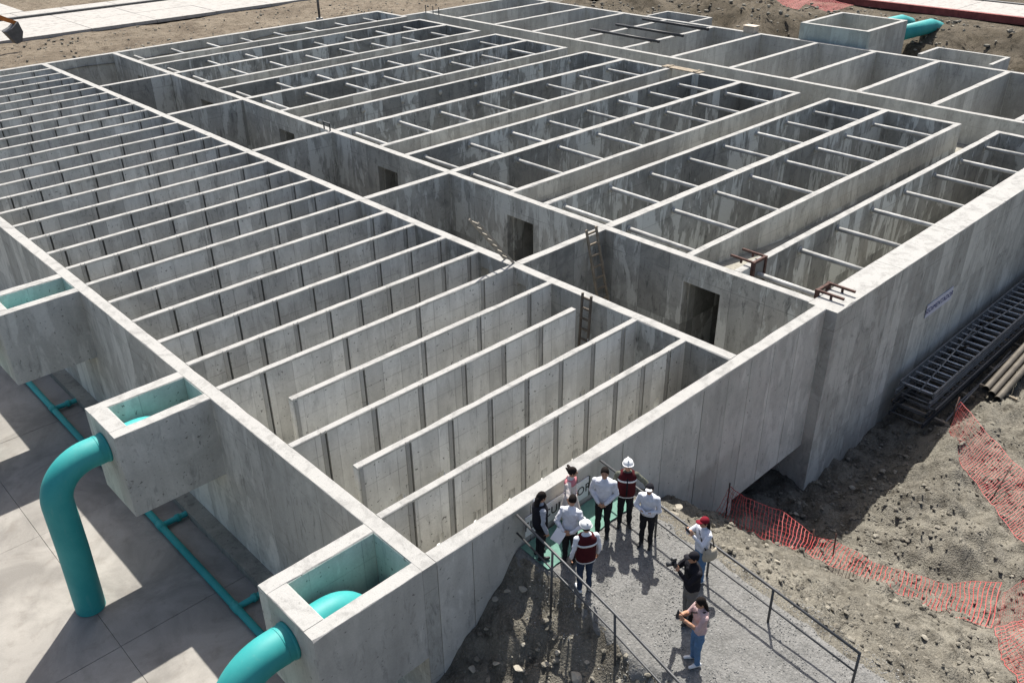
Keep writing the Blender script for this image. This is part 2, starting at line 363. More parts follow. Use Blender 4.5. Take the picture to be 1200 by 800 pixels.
def build_ground():
    xs = np.unique(np.round(np.concatenate([np.linspace(-900, -60, 8), np.linspace(-60, -4, 15), np.arange(-4, 27, 0.11), np.arange(27, 60, 0.8), np.arange(60, 100, 1.5), np.linspace(100, 1000, 10)]), 3))
    ys = np.unique(np.round(np.concatenate([np.linspace(-900, -40, 8), np.arange(-40, -13, 2.0), np.arange(-13, 0.8, 0.11), np.arange(0.8, 50, 1.6), np.arange(50, 84, 0.6), np.arange(84, 120, 4), np.linspace(120, 1000, 10)]), 3))
    X, Y = np.meshgrid(xs, ys, indexing='ij'); Z = ground_h(X, Y)
    nx, ny = X.shape
    V = np.stack([X, Y, Z], -1).reshape(-1, 3)
    I, J = np.meshgrid(np.arange(nx - 1), np.arange(ny - 1), indexing='ij')
    cx = (xs[:-1] + xs[1:])[:, None] / 2; cy = (ys[:-1] + ys[1:])[None] / 2
    inside = ((cx > 0.1) & (cx < 48.9) & (cy > 0.25) & (cy < 50.6)) & ~((cx > 10.9) & (cx < 15.3) & (cy < 7.0))
    k = ~inside
    a = (I * ny + J)[k]; Fq = np.stack([a, a + ny, a + ny + 1, a + 1], -1)
    me = bpy.data.meshes.new('ground'); me.from_pydata(V.tolist(), [], Fq.tolist()); me.materials.append(M_soil); me.materials.append(M_soilb); me.materials.append(M_soild)
    CX = (xs[:-1, None] + xs[1:, None]) / 2 + 0 * cy; CY = cy + 0 * cx
    mi = np.where((CX > 49.0) & (CY < 46), 2, np.where(CY > 50.3, 1, 0))[k]; me.polygons.foreach_set('material_index', mi.astype(np.int32))
    me.polygons.foreach_set('use_smooth', [True] * len(me.polygons)); me.update()
    tag(obj('ground', me), 'bare grey brown earth around the concrete tank', None, None, 'structure')
build_ground()
def gz(x, y): return float(ground_h(np.array([x]), np.array([y]))[0])
def build_path():
    nx, ny = 44, 110
    i, j = np.meshgrid(np.arange(nx + 1), np.arange(ny + 1), indexing='ij'); y = -0.02 - j * 0.11; t = i / nx
    xl = XL + 0.35 * fbm(0 * y + 3.1, y, 0.6, 3) + 0.05 * y + 0.1 * fbm(0 * y + 1.0, y, 2.5, 2)
    xr = XR + 0.4 * fbm(0 * y + 8.1, y, 0.5, 3) + 0.1 * fbm(0 * y + 6.0, y, 2.5, 2)
    x = xl - 0.15 + (xr - xl + 0.3) * t + 0.12 * fbm(y, i * 3.0, 4.0, 2) * ((i < 3) | (i > nx - 3))
    e = np.minimum(t, 1 - t) * (xr - xl)
    z = deck_z(y) + 0.02 * fbm(x, y, 3.0, 3) - 0.34 * np.maximum(0, 1 - e / 0.25) ** 1.5
    V = np.stack([x, y, z], -1).reshape(-1, 3).tolist()
    Fq = [(p_, p_ + ny + 1, p_ + ny + 2, p_ + 1) for p_ in (q * (ny + 1) + r for q in range(nx) for r in range(ny))]
    o = MB().add(V, [tuple(reversed(q)) for q in Fq]).build('gravel_path', M_gravel, None, True)
    tag(o, 'grey gravel ramp between the two railings', None, None, 'structure')
build_path()

# concrete yard slab on the left, cast in bays with open joints
slab = tag(empty('pavement', (0, 0, -5.0)), 'pale concrete yard slab under the teal pipes', None, None, 'structure')
_bay = {}
for ix, (xa, xb) in enumerate([(-0.42, -3.80), (-3.80, -7.5), (-7.5, -11.2)]):
    for iy in range(7):
        ya = -3.6 + iy * 5.5; k = (ix)
        if k not in _bay:
            wx = abs(xb - xa) - 0.009; _bay[k] = MB().box(-wx / 2, wx / 2, -2.7455, 2.7455, -0.16, 0).mesh('slab_panel', M_slab, False, 0.004)
        obj('slab_panel', _bay[k], slab, ((xa + xb) / 2, ya + 2.75, random.uniform(-0.004, 0.004)))

# ------------------------------------------------------------------ the tank
tank = tag(empty('concrete_tank', (0, 0, 0)), 'huge roofless concrete water treatment tank divided into baffled cells and long basins', 'tank')
def wall(name, x0, x1, y0, y1, z0, z1, m=None, holes=(), axis=None, parent=tank, top=None, cap=True, bev=0.012):
    """wall box with rectangular openings; the mesh stops at the hole edges. holes are (a, b, zlo, zhi) along the long axis"""
    m = m or M_wall; top = top or M_top
    ax = axis or ('y' if (y1 - y0) > (x1 - x0) else 'x')
    mb = MB(); lo, hi = (y0, y1) if ax == 'y' else (x0, x1)
    def put(a, b, za, zb, tp=None):
        if ax == 'y': mb.box(x0, x1, a, b, za, zb, 0, tp)
        else: mb.box(a, b, y0, y1, za, zb, 0, tp)
    if not holes:
        longbox(mb, ax, lo, hi, *((x0, x1) if ax == 'y' else (y0, y1)), z0, z1)
        return mb.build(name, [m, top], parent)
    zt = max(h[3] for h in holes); longbox(mb, ax, lo, hi, *((x0, x1) if ax == 'y' else (y0, y1)), zt, z1); cur = lo
    for a, b, za, zb in sorted(holes):
        if a > cur: put(cur, a, z0, zt)
        if za > z0: put(a, b, z0, za)
        if zb < zt: put(a, b, zb, zt)
        cur = b
    if cur < hi: put(cur, hi, z0, zt)
    return mb.build(name, [m, top], parent)
PITCH = 8.45; UY = [0.175 + PITCH * k for k in range(7)]       # centre lines of the cross walls
YB = UY[6] + 0.175
T = 0.17                                                       # half wall thickness
# long walls along Y
wall('outer_wall', 0, 0.35, 0, YB, -5.4, 0, M_wall)
h1 = []
for k in range(6):
    h1 += [(UY[k + 1] - 0.66, UY[k + 1] - 0.26, -2.6, -0.5), (UY[k + 1] - 0.66 + 1.75, UY[k + 1] - 0.26 + 1.75, -2.6, -0.5)]
h1 = [h for h in h1 if h[1] < YB - 0.4]
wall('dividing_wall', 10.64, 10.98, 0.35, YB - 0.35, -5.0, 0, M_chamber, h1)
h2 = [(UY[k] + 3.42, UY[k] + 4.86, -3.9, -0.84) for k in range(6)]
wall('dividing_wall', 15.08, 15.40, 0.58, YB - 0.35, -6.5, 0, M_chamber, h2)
# back wall along X
wall('outer_wall', 0.35, 36.65, YB - 0.35, YB, -5.4, 0, M_wall)
# front wall: a core with cast bays in front of it, separated by open construction joints
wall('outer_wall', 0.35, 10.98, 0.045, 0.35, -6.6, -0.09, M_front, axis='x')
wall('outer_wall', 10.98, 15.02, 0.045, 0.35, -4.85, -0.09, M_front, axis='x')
longbox(MB(), 'x', 0.35, 15.02, -0.003, 0.35, -0.09, 0, 0.5, 0.004).build('wall_coping', [M_front, M_top], tank)
fj = [0.36, 1.27, 2.9, 4.35, 5.9, 7.45, 9.05, 10.15, 11.2, 12.35, 13.6, 15.02]
for i in range(len(fj) - 1):
    a, b = fj[i] + 0.009, fj[i + 1] - 0.009
    if i == len(fj) - 2: b = 15.02
    dz = random.uniform(-0.003, 0.003); zb = -6.6 if fj[i] < 10.9 else -4.85
    MB().box(a, b, 0.0 + random.uniform(0, .006), 0.045, zb, -0.0905, 0, 1).build('wall_panel', [M_front, M_top], tank, False, 0.006)
# thick wall of the basins, standing proud of the front wall
tw = [15.02, 19.2, 23.4, 27.6, 31.8, 36.9]
for i in range(5):
    a, b = tw[i] + (0.008 if i else 0), tw[i + 1] - 0.008
    longbox(MB(), 'x', a, b, -0.36, 0.58, -7.2, 0, 0.4).build('basin_wall', [M_wall, M_topn], tank)
# floors
MB().box(0.35, 15.08, 0.35, YB - 0.35, -4.85, -4.5).build('floor_slab', M_floor, tank)
MB().box(15.4, 48.9, 0.58, YB - 0.35, -6.0, -5.6).build('floor_slab', M_floor, tank)
# void under the overhang
MB().box(10.7, 10.98, 0.36, 7.2, -6.6, -4.86).build('footing', M_wall, tank)
MB().box(14.99, 15.07, 0.6, 7.2, -6.6, -4.86).build('footing', M_wall, tank)
MB().box(10.98, 14.99, 6.9, 7.2, -6.6, -4.86).build('footing', M_wall, tank)
MB().box(-0.45, 0.0, 1.85, YB, -5.4, -4.72).build('footing', M_floor, tank)
# chamber cross walls between the two dividing walls
for k in range(1, 6):
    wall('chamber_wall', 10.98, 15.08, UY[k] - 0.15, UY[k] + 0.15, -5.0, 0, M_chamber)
# baffles of the flocculation cells
_pm = {}
def shared(key, fn):
    if key not in _pm: _pm[key] = fn()
    return _pm[key]
def panel_mesh(wd, th, hole, pale=True):
    def f():
        mb = MB(); z0, z1 = -4.5, -0.06; a = -wd / 2; b = wd / 2; t = th / 2
        if not hole: mb.box(a, b, -t, t, z0, z1)
        else:
            hx0, hx1, hz0, hz1 = b - 0.42, b - 0.20, -1.78, -1.36
            mb.box(a, hx0, -t, t, z0, z1).box(hx1, b, -t, t, z0, z1).box(hx0, hx1, -t, t, z0, hz0).box(hx0, hx1, -t, t, hz1, z1)
        return mb.mesh('panel', M_baf if pale else M_bafd)
    return shared(('p', round(wd, 3), th, hole, pale), f)
def rib_mesh(w_, d):
    return shared(('r', w_, d), lambda: MB().box(-w_ / 2, w_ / 2, -d / 2, d / 2, -4.5, -0.065).bar((-.04, -.10, -.03), (-.07, -.125, .05), .014, .014, 1).bar((.05, -.10, -.03), (.075, -.13, .045), .014, .014, 1).bar((.0, .09, -.03), (.02, .12, .05), .014, .014, 1).mesh('rib', [M_ribshade, M_strut]))
M_jointshade = simple('joint_shade', (0.085, 0.085, 0.082), 0.9)  # near-black colour stands for the shade in the recess beside each rib
jointshadem = MB().box(-0.042, 0.042, -0.02, 0.05, -4.5, -0.06).mesh('joint_shade_strip', M_jointshade)
def baffle(y, xa, xb, joints, th=0.165, hole=False, name='baffle', pale=True):
    root = longbox(MB(), 'x', xa, xb, y - 0.097, y + 0.097, -0.06, 0, 0.5, 0.003).build(name, [M_rib, M_top], tank)
    js = [j for j in joints if xa + 0.12 < j < xb - 0.12]; ed = [xa - 0.03] + js + [xb + 0.03]
    for i in range(len(ed) - 1):
        a = ed[i] + (0.125 if i else 0); b = ed[i + 1] - (0.055 if i < len(ed) - 2 else 0.03)
        if i == 0: a = xa
        obj('panel', panel_mesh(b - a, th, hole and (b - a) > 0.8, pale), root, ((a + b) / 2, y, 0))
    for j in js:
        obj('rib', rib_mesh(0.11, th + 0.03), root, (j, y, 0)); obj('joint_shade_strip', jointshadem, root, (j + 0.093, y, 0))
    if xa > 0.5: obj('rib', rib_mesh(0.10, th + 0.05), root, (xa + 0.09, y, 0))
    return root
for k in range(6):
    y0 = UY[k]; st = PITCH / 5
    j1 = [1.09 + 1.10 * i for i in range(10)]; j2 = [1.06 + 1.28 * i for i in range(9)]; j3 = [1.17 + 1.45 * i for i in range(8)]; j4 = [1.40 + 2.06 * i for i in range(6)]; j5 = [1.54 + 2.58 * i for i in range(5)]
    dx = [0, 0.3, -0.25, 0.15, 0.45, -0.1][k]
    sh = lambda js: [j + dx for j in js]
    n_ = k == 0
    baffle(y0 + st * 1 - 0.02, 0.35, 10.64, sh(j1), hole=True, pale=k < 1)
    baffle(y0 + st * 2 - 0.02, 0.96 if n_ else 0.35, 10.64, sh(j2), hole=True, pale=k < 1)
    baffle(y0 + st * 3 - 0.02, 0.35, 9.9 if n_ else 10.64, sh(j3), hole=n_, pale=k < 1)
    baffle(y0 + st * 4 - 0.02, 1.40 if n_ else 0.35, 10.64, sh(j4), pale=k < 1)
    if k < 5: baffle(UY[k + 1], 0.35, 10.64, sh(j5), th=0.175, name='baffle', pale=k < 1)
# long basins
XE = 36.65
for k in range(6):
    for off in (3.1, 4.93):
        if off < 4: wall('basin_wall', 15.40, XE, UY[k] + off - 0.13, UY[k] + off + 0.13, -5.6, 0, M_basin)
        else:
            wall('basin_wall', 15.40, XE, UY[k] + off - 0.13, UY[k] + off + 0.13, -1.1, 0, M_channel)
            MB().box(15.40, XE, UY[k] + off - 0.127, UY[k] + off + 0.127, -5.6, -1.1).build('basin_wall', M_basin, tank)  # lower part in darker concrete, painting in the shade behind the door openings
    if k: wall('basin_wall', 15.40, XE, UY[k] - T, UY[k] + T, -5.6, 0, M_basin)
    lo = 0.58 if k == 0 else UY[k] + T
    e1 = [(lo, UY[k] + 2.97)] + [(UY[k] + 5.06, UY[k + 1] - T)]
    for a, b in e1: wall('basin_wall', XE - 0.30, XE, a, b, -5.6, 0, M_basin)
    # sloping floor of the channel between the two basins of a pair
    a, b = UY[k] + 3.23, UY[k] + 4.80
    MB().add([(15.4, a, -.62), (15.4, b, -.62), (21, b, -1.2), (21, a, -1.2), (38.75, a, -1.5), (38.75, b, -1.5)], [(0, 3, 2, 1), (3, 4, 5, 2)]).build('channel_floor', M_floor, tank)
MB().box(XE, 38.75, -0.3, 47.6, -1.75, -1.52).build('channel_floor', M_floor, tank)
# struts across the basins
strutm = MB().tube([(0, 0, 0), (0, 1, 0)], 0.085, 12).mesh('strut', M_strut, True)
colm = MB().tube([(0, 0, 0), (0, 0.05, 0)], 0.135, 12).mesh('strut_collar', M_rib, True)
for k in range(6):
    for bi, (a, b) in enumerate([(0.58 if k == 0 else UY[k] + T, UY[k] + 2.97), (UY[k] + 5.06, UY[k + 1] - (T if k < 5 else .35))]):
        for i in range(8):
            x = 16.35 + 2.64 * i + random.uniform(-0.05, 0.05); z = -0.34 + random.uniform(-0.03, 0.03)
            if (k, bi) == (3, 0):
                s_ = obj('strut_collar', colm, tank, (x, b - 0.05, z)); s_.scale = (1, 1, 1); continue
            s_ = obj('strut', strutm, tank, (x, a, z)); s_.scale = (1, b - a, 1); s_.rotation_euler = (0, 0, random.uniform(-.012, .012))
            if k < 4:
                c_ = obj('strut_collar', colm, tank, (x, b - 0.052, z))
# channel wall and the far row of chambers
wall('channel_wall', 38.75, 39.08, -8.0, 47.9, -5.6, 0, M_pale)
wall('outer_wall', 36.65, 38.75, 47.6, 47.9, -5.6, 0, M_pale)
wall('outer_wall', 48.92, 49.25, -8.0, 47.9, -5.6, 0, M_far)
FY = [-4.75, -0.7, 3.35, 7.4, 11.42, 15.43, 19.45, 23.75, 27.65, 31.8, 35.95, 39.9, 43.95, 47.73]
for y in FY: wall('chamber_wall', 39.08, 48.92, y - 0.16, y + 0.16, -5.6, 0, M_far)
# inlet boxes hung on the outer wall
BOXY = [(0.0, 1.88, 0), (8.33, 10.1, 1), (16.75, 18.5, 2)]
for ya, yb, q in BOXY:
    X1, X2 = -2.40, 0.0
    bt = 0.34; zb = -2.35
    root = longbox(MB(), 'x', X1, X2, ya, ya + bt - 0.02, zb, 0, 0.25).build('inlet_box', [M_front, M_topn], tank)
    longbox(MB(), 'x', X1, X2, yb - bt, yb, zb, 0, 0.25).build('box_wall', [M_front, M_topn], root)
    longbox(MB(), 'y', ya + bt - 0.02, yb - bt, X1, X1 + 0.42, zb, 0, 0.25).build('box_wall', [M_pale, M_topn], root)
    MB().box(X1 + 0.42, X2, ya + bt - 0.02, yb - bt, zb, zb + 0.25).build('box_floor', M_floor, root)
    xi, yi, yj = X1 + 0.42, ya + bt - 0.02, yb - bt
    ln = MB(); zt = -0.03; zl = zb + 0.26
    ln.box(xi, X2 - 0.02, yj - 0.012, yj, zl, zt); ln.box(xi, X2 - 0.02, yi, yi + 0.012, zl, zt); ln.box(xi, xi + 0.012, yi + 0.012, yj - 0.012, zl, zt); ln.box(X2 - 0.012, X2, yi + 0.012, yj - 0.012, zl, zt)
    tag(ln.build('lining', M_line, root), 'greenish teal coating inside the inlet box')
    if q == 0:
        MB().box(-0.45, -0.02, yi + 0.02, yj - 0.40, zl, -0.95, 0, 1).build('weir_block', [M_rib, M_top], root, False, 0.01)

# ------------------------------------------------------------------ teal pipes
def arc(c, r, a0, a1, n, y):
    return [(c[0] + r * math.cos(R(a0 + (a1 - a0) * i / n)), y, c[1] + r * math.sin(R(a0 + (a1 - a0) * i / n))) for i in range(n + 1)]
lab = ['teal pipe bending out of the nearest inlet box at the bottom edge', 'tall teal pipe curving from the middle inlet box down to the slab', 'teal pipe at the left edge beside the farthest inlet box']
for ya, yb, q in BOXY:
    yc = (ya + yb) / 2 - 0.02; r = 0.36; zc = -0.68
    path = [(-0.92, yc, -2.05), (-0.92, yc, -1.5)] + arc((-1.62, -1.38), 0.70, 0, 90, 10, yc)
    path += [(-2.2, yc, zc)] + arc((-2.80, -1.66), 0.98, 90, 180, 14, yc) + [(-3.78, yc, -3.0), (-3.82, yc, -4.99)]
    o = tag(MB().tube(path, r, 28).build('pipe', M_teal, None, True), lab[q], 'pipe', 'teal pipes from the inlet boxes')
    smooth_flat(o, 50)
    j = arc((-2.80, -1.66), 0.98, 90, 180, 14, yc)
    MB().tube([(-2.62, yc, zc), (-2.60, yc, zc)], r + 0.006, 28).build('weld_seam', M_teal, o, True)
    cm = MB(); cm.tube([(-2.47, yc, zc), (-2.402, yc, zc)], r + 0.02, 28); cm.build('wall_collar', M_teal, o, True)
dp = tag(MB().tube([(-1.22, -2, -4.86), (-1.22, 45, -4.86)], 0.10, 14).build('drain_pipe', M_teal, None, True), 'thin teal pipe running along the slab beside the tank wall', 'pipe')
for y in (2.3, 6.4, 10.7, 14.9, 19.0, 23.2, 27.4):
    MB().tube([(-1.22, y, -4.86), (-0.45, y, -4.86), (0.0, y, -4.80)], 0.085, 12).build('branch_pipe', M_teal, dp, True)
    MB().tube([(-0.78, y, -4.86), (-0.66, y, -4.86)], 0.115, 12).build('coupling', M_teal, dp, True)
    MB().tube([(-1.22, y - 0.16, -4.86), (-1.22, y + 0.16, -4.86)], 0.118, 14).build('coupling', M_teal, dp, True)
#PART2
# ------------------------------------------------------------------ things behind the tank
def slab_road(name, label, x0, x1, y0, y1, z, nx, ny, m):
    r = tag(empty(name, (0, 0, z)), label, None, None, 'structure')
    wx, wy = (x1 - x0) / nx, (y1 - y0) / ny
    me = MB().box(-wx / 2 + .02, wx / 2 - .02, -wy / 2 + .02, wy / 2 - .02, -0.25, 0).mesh('slab_panel', m, False, 0.01)
    for i in range(nx):
        for j in range(ny): obj('slab_panel', me, r, (x0 + wx * (i + .5), y0 + wy * (j + .5), random.uniform(-.006, .006)))
    return r
ra = slab_road('road', 'pale concrete road behind the tank at upper left', -28, 44, 62.4, 71.0, -0.32, 14, 2, M_road)
tag(MB().box(-28, 44, 71.0, 71.35, -0.7, -0.16).build('kerb', M_grey), 'dark kerb along the far side of the pale road', None, None, 'structure')
slab_road('pavement', 'pale pavement beyond the road kerb at upper left', -28, 44, 71.4, 73.6, -0.2, 18, 1, M_road)
slab_road('pavement', 'pale side strip meeting the road at upper left', 14.0, 17.2, 73.7, 90.0, -0.2, 1, 4, M_road)
slab_road('road', 'pale concrete road beyond the earth bank at upper right', 67.6, 73.2, -20, 40, -0.05, 1, 11, M_road)
tag(MB().box(67.15, 67.55, -20, 33, -0.5, 0.02).build('kerb', M_redk), 'red painted strip edging the road at upper right', None, None, 'structure')
tag(MB().box(73.25, 73.6, -20, 40, -0.5, 0.03).build('kerb', M_grey), 'grey kerb on the far side of the upper right road', None, None, 'structure')
# heap of red sheet lying on the bank
def rumple(name, x0, x1, y0, y1, hgt, m, n=(26, 14), seed=0, zoff=0.03):
    V = []; 
    for i in range(n[0] + 1):
        for j in range(n[1] + 1):
            x = x0 + (x1 - x0) * i / n[0]; y = y0 + (y1 - y0) * j / n[1]
            x += 0.4 * float(fbm(np.array([y + seed]), np.array([x]), 0.9, 2)[0]); y += 0.5 * float(fbm(np.array([x]), np.array([y + seed]), 0.7, 2)[0])
            V.append((x, y, gz(x, y) + zoff + hgt * (0.5 + float(fbm(np.array([x + seed]), np.array([y]), 1.1, 3)[0]))))
    top = [(i * (n[1] + 1) + j, (i + 1) * (n[1] + 1) + j, (i + 1) * (n[1] + 1) + j + 1, i * (n[1] + 1) + j + 1) for i in range(n[0]) for j in range(n[1])]
    k = len(V); V2 = [(x, y, z - 0.03) for x, y, z in V]
    return MB().add(V + V2, top + [tuple(k + q for q in reversed(f_)) for f_ in top]).build(name, m, None, True)
M_tarp = simple('dark_tarpaulin', (0.03, 0.032, 0.045), 0.5, 0, 0.3, 2)
tag(rumple('tarpaulin', 54.5, 58.0, 42.5, 46.5, 0.6, M_tarp, (14, 12), 8), 'dark tarpaulin heap behind the far chambers at the top edge', 'tarpaulin')
tag(rumple('tarpaulin', 37.5, 40.5, 66.5, 69.5, 0.7, M_tarp, (14, 12), 21, 0.35), 'small dark tarpaulin bundle on the road at the top edge', 'tarpaulin')
# post behind the back wall
pp = tag(MB().tube([(33.0, 53.9, -0.9), (33.0, 53.9, 2.6)], 0.10, 12).build('post', M_grey, None, True), 'thin grey post standing behind the back wall', 'post')
MB().box(32.8, 33.2, 53.7, 54.1, -0.62, -0.40).build('base_block', M_rib, pp)
# outlet chamber with two big teal pipes
oc = tag(empty('outlet_chamber', (52.3, 18.7, -2)), 'square raised concrete chamber behind the far row of cells', 'chamber')
def kid(mb, name, m, par, **k):
    o = mb.build(name, m, par, **k); o.matrix_parent_inverse = Matrix.Translation(-par.location); return o
x0, x1, y0, y1, zt = 49.5, 55.0, 16.3, 21.1, 1.0
tag(kid(MB().box(x0, x0 + .3, y0, y1, -3, zt, 0, 1), 'chamber_wall', [concrete('concrete_teal_wash', (0.37, 0.43, 0.405), stain=.4), M_top], oc), 'chamber face with a faded teal wash')
kid(MB().box(x1 - .3, x1, y0, y1, -3, zt, 0, 1), 'chamber_wall', [M_pale, M_top], oc)
kid(MB().box(x0 + .3, x1 - .3, y0, y0 + .3, -3, zt, 0, 1), 'chamber_wall', [M_pale, M_top], oc)
kid(MB().box(x0 + .3, x1 - .3, y1 - .3, y1, -3, zt, 0, 1), 'chamber_wall', [M_pale, M_top], oc)
kid(MB().box(x0 + .3, x1 - .3, y0 + .3, y1 - .3, -3, -1.4), 'floor', M_floor, oc)
for yy, lb, xe in ((17.05, 'nearer big teal pipe leaving the raised outlet chamber', 61.6), (19.3, 'farther big teal pipe behind the raised outlet chamber', 61.8)):
    o = tag(MB().tube([(55.0, yy, -0.05), (xe - 1.2, yy - 0.15, -0.15), (xe, yy - 0.2, -0.45), (xe + 0.8, yy - 0.2, -1.3)], 0.50, 24).build('outlet_pipe', M_teal, None, True), lb, 'pipe')
    MB().tube([(55.002, yy, -0.05), (55.09, yy, -0.05)], 0.56, 24).build('wall_collar', M_teal, o, True)
# low concrete basins behind the far wall
for nm, (x0, x1, y0, y1, z), lb in (('sump', (49.3, 51.9, 29.7, 33.9, 0.03), 'small dark concrete sump behind the far chambers'), ('sump', (50.4, 53.2, 8.8, 13.3, -0.05), 'low open concrete curb beyond the far wall at right')):
    r = tag(MB().box(x0, x1, y0, y0 + .22, -1.6, z, 0, 1).build(nm, [M_far, M_top]), lb, 'sump')
    MB().box(x0, x1, y1 - .22, y1, -1.6, z, 0, 1).build('curb', [M_far, M_top], r)
    MB().box(x1 - .22, x1, y0 + .22, y1 - .22, -1.6, z, 0, 1).build('curb', [M_far, M_top], r)
    MB().box(x0, x1 - .22, y0 + .22, y1 - .22, -1.5, -1.2).build('floor', M_floor, r)
# black pipes laid over the far chambers, and bits of board
for i, (x, ya, yb) in enumerate([(41.8, 26.9, 33.0), (44.45, 26.9, 32.9), (47.5, 27.0, 32.9)]):
    wv = ['nearest to the channel wall', 'in the middle of the three', 'nearest to the far wall']
    o = tag(MB().tube([(x, ya, .095), (x + .1, yb, .095)], 0.09, 12).build('steel_pipe', M_black, None, True), 'black steel pipe lying across the far chambers, ' + wv[i], 'pipe', 'black pipes over the far chambers')
    MB().tube([(x - .002, ya - .03, .095), (x, ya + .12, .095)], 0.105, 12).build('socket', M_black, o, True)
o = tag(MB().box(36.40, 37.0, 19.8, 22.5, 0.005, 0.05).build('plank', M_wood, None, bev=.006), 'grey board bridging the channel end between two basins', 'board')
MB().box(36.42, 36.98, 20.1, 20.25, 0.051, 0.09).build('batten', M_wood, o); MB().box(36.42, 36.98, 22.0, 22.15, 0.051, 0.09).build('batten', M_wood, o)
M_ply = simple('pale_ply', (0.42, 0.37, 0.31), 0.9, 0, 0.2, 3)
o = tag(MB().box(48.75, 49.35, 24.1, 24.95, 0.005, 0.42).build('crate', M_ply, None, bev=.01), 'small pale wooden crate on the far chamber wall', 'crate')
MB().box(48.70, 49.40, 24.05, 25.0, 0.421, 0.46).build('lid', M_ply, o)

# excavator at the left edge
ex = tag(empty('excavator', (7.1, 59.5, -0.5), R(2)), 'orange excavator with its bucket lowered at the left edge', 'excavator'); ex.scale = (.75, .75, .75)
for s_ in (-1, 1):
    pth = [(math.cos(R(a)) * 0.45 + (1.5 if -90 <= a <= 90 else -1.5), s_ * 1.1, 0.47 + 0.45 * math.sin(R(a))) for a in list(range(-90, 91, 20)) + list(range(90, 271, 20))]
    mb = MB(); V = [(x, y - .25, z) for x, y, z in pth] + [(x, y + .25, z) for x, y, z in pth]; k_ = len(pth)
    mb.add(V, [tuple(range(k_))[::-1], tuple(range(k_, 2 * k_))] + [(i, (i + 1) % k_, k_ + (i + 1) % k_, k_ + i) for i in range(k_)]).build('track', M_black, ex)
MB().box(-1.9, 1.3, -1.3, 1.3, 1.0, 2.1).box(-1.9, -0.9, -1.2, 1.2, 2.1, 2.4).build('body', M_orange, ex, bev=.08)
cb = MB().box(0.0, 1.5, 0.35, 1.3, 2.1, 3.1).build('cab', M_orange, ex, bev=.08); MB().box(1.505, 1.53, 0.45, 1.2, 2.25, 2.95).build('window', M_black, cb); MB().box(0.15, 1.35, 0.31, 0.345, 2.3, 2.95).build('window', M_black, cb)
bm_ = MB()
def plate(mb, prof, ya, yb):
    k_ = len(prof); V = [(x, ya, z) for x, z in prof] + [(x, yb, z) for x, z in prof]
    mb.add(V, [tuple(range(k_)), tuple(range(k_, 2 * k_))[::-1]] + [(i, k_ + i, k_ + (i + 1) % k_, (i + 1) % k_) for i in range(k_)]); return mb
plate(bm_, [(0.9, 1.9), (1.2, 1.6), (2.5, 3.4), (3.9, 3.75), (3.9, 4.05), (2.3, 3.95)], -0.9, -0.5).build('boom', M_orange, ex)
plate(MB(), [(3.6, 4.1), (3.75, 3.6), (6.7, 2.2), (6.85, 2.5), (4.1, 4.05)], -0.86, -0.54).build('arm', M_orange, ex)
MB().tube([(2.9, -0.7, 4.1), (4.0, -0.7, 4.2)], .09, 10).build('cylinder', M_grey, ex, True)
plate(MB(), [(6.85, 2.5), (7.05, 1.6), (6.75, 0.75), (6.25, 0.62), (5.55, 1.75), (6.2, 2.0)], -1.25, -0.15).build('bucket', M_grey, ex)

# ------------------------------------------------------------------ steel bits and ladders on the tank
def gate_frame(label, x, y, flip):
    root = tag(empty('gate_frame', (x, y, 0)), label, 'gate frame', 'rusty gate frames on the wall tops')
    hw = 0.34
    for s_ in (-1, 1):
        MB().box(s_ * hw - .05, s_ * hw + .05, -.06, .06, -1.1, 0.18).build('guide_post', M_rust, root)
        MB().bar((s_ * hw, 0.0, 0.15), (s_ * hw, 0.85 * flip, 0.15), 0.065, 0.065).build('arm', M_rust, root)
        MB().bar((s_ * hw, 0.45 * flip, 0.0), (s_ * hw, 0.45 * flip, 0.115), 0.06, 0.06).build('leg', M_rust, root)
    MB().box(-hw + .05, hw - .05, -.04, .04, 0.09, 0.175).build('cross_bar', M_rust, root)
    if flip > 0: MB().box(-hw + .05, hw - .05, -.015, .015, -1.0, 0.10).build('gate_plate', simple('gate_plate_steel', (.16, .16, .155), .7, .2), root)
gate_frame('rusty gate frame on the end of the channel wall above the basins', 16.35, 3.09, 1)
gate_frame('rusty gate frame by the thick corner wall', 16.0, 0.66, -1)
fr = tag(empty('lifting_hook', (14.95, 26.1, 0)), 'small dark steel loop on the second dividing wall crossing', 'steel loop')
MB().bar((0.15, 0, 0), (0.15, 0, .32), .05, .05).build('post', M_rebar, fr); MB().bar((0.15, -.5, 0), (0.15, -.5, .32), .05, .05).build('post', M_rebar, fr); MB().bar((0.15, -.53, .34), (0.15, .03, .34), .05, .05).build('bar', M_rebar, fr)
fr = tag(empty('lifting_hook', (38.6, 47.6, 0)), 'pair of steel starter bars at the far end of the channel wall', 'steel bars')
for dy in (0, -.9, -1.6): MB().bar((0.2, dy, 0), (0.2, dy, .55), .05, .05).build('bar', M_rebar, fr)

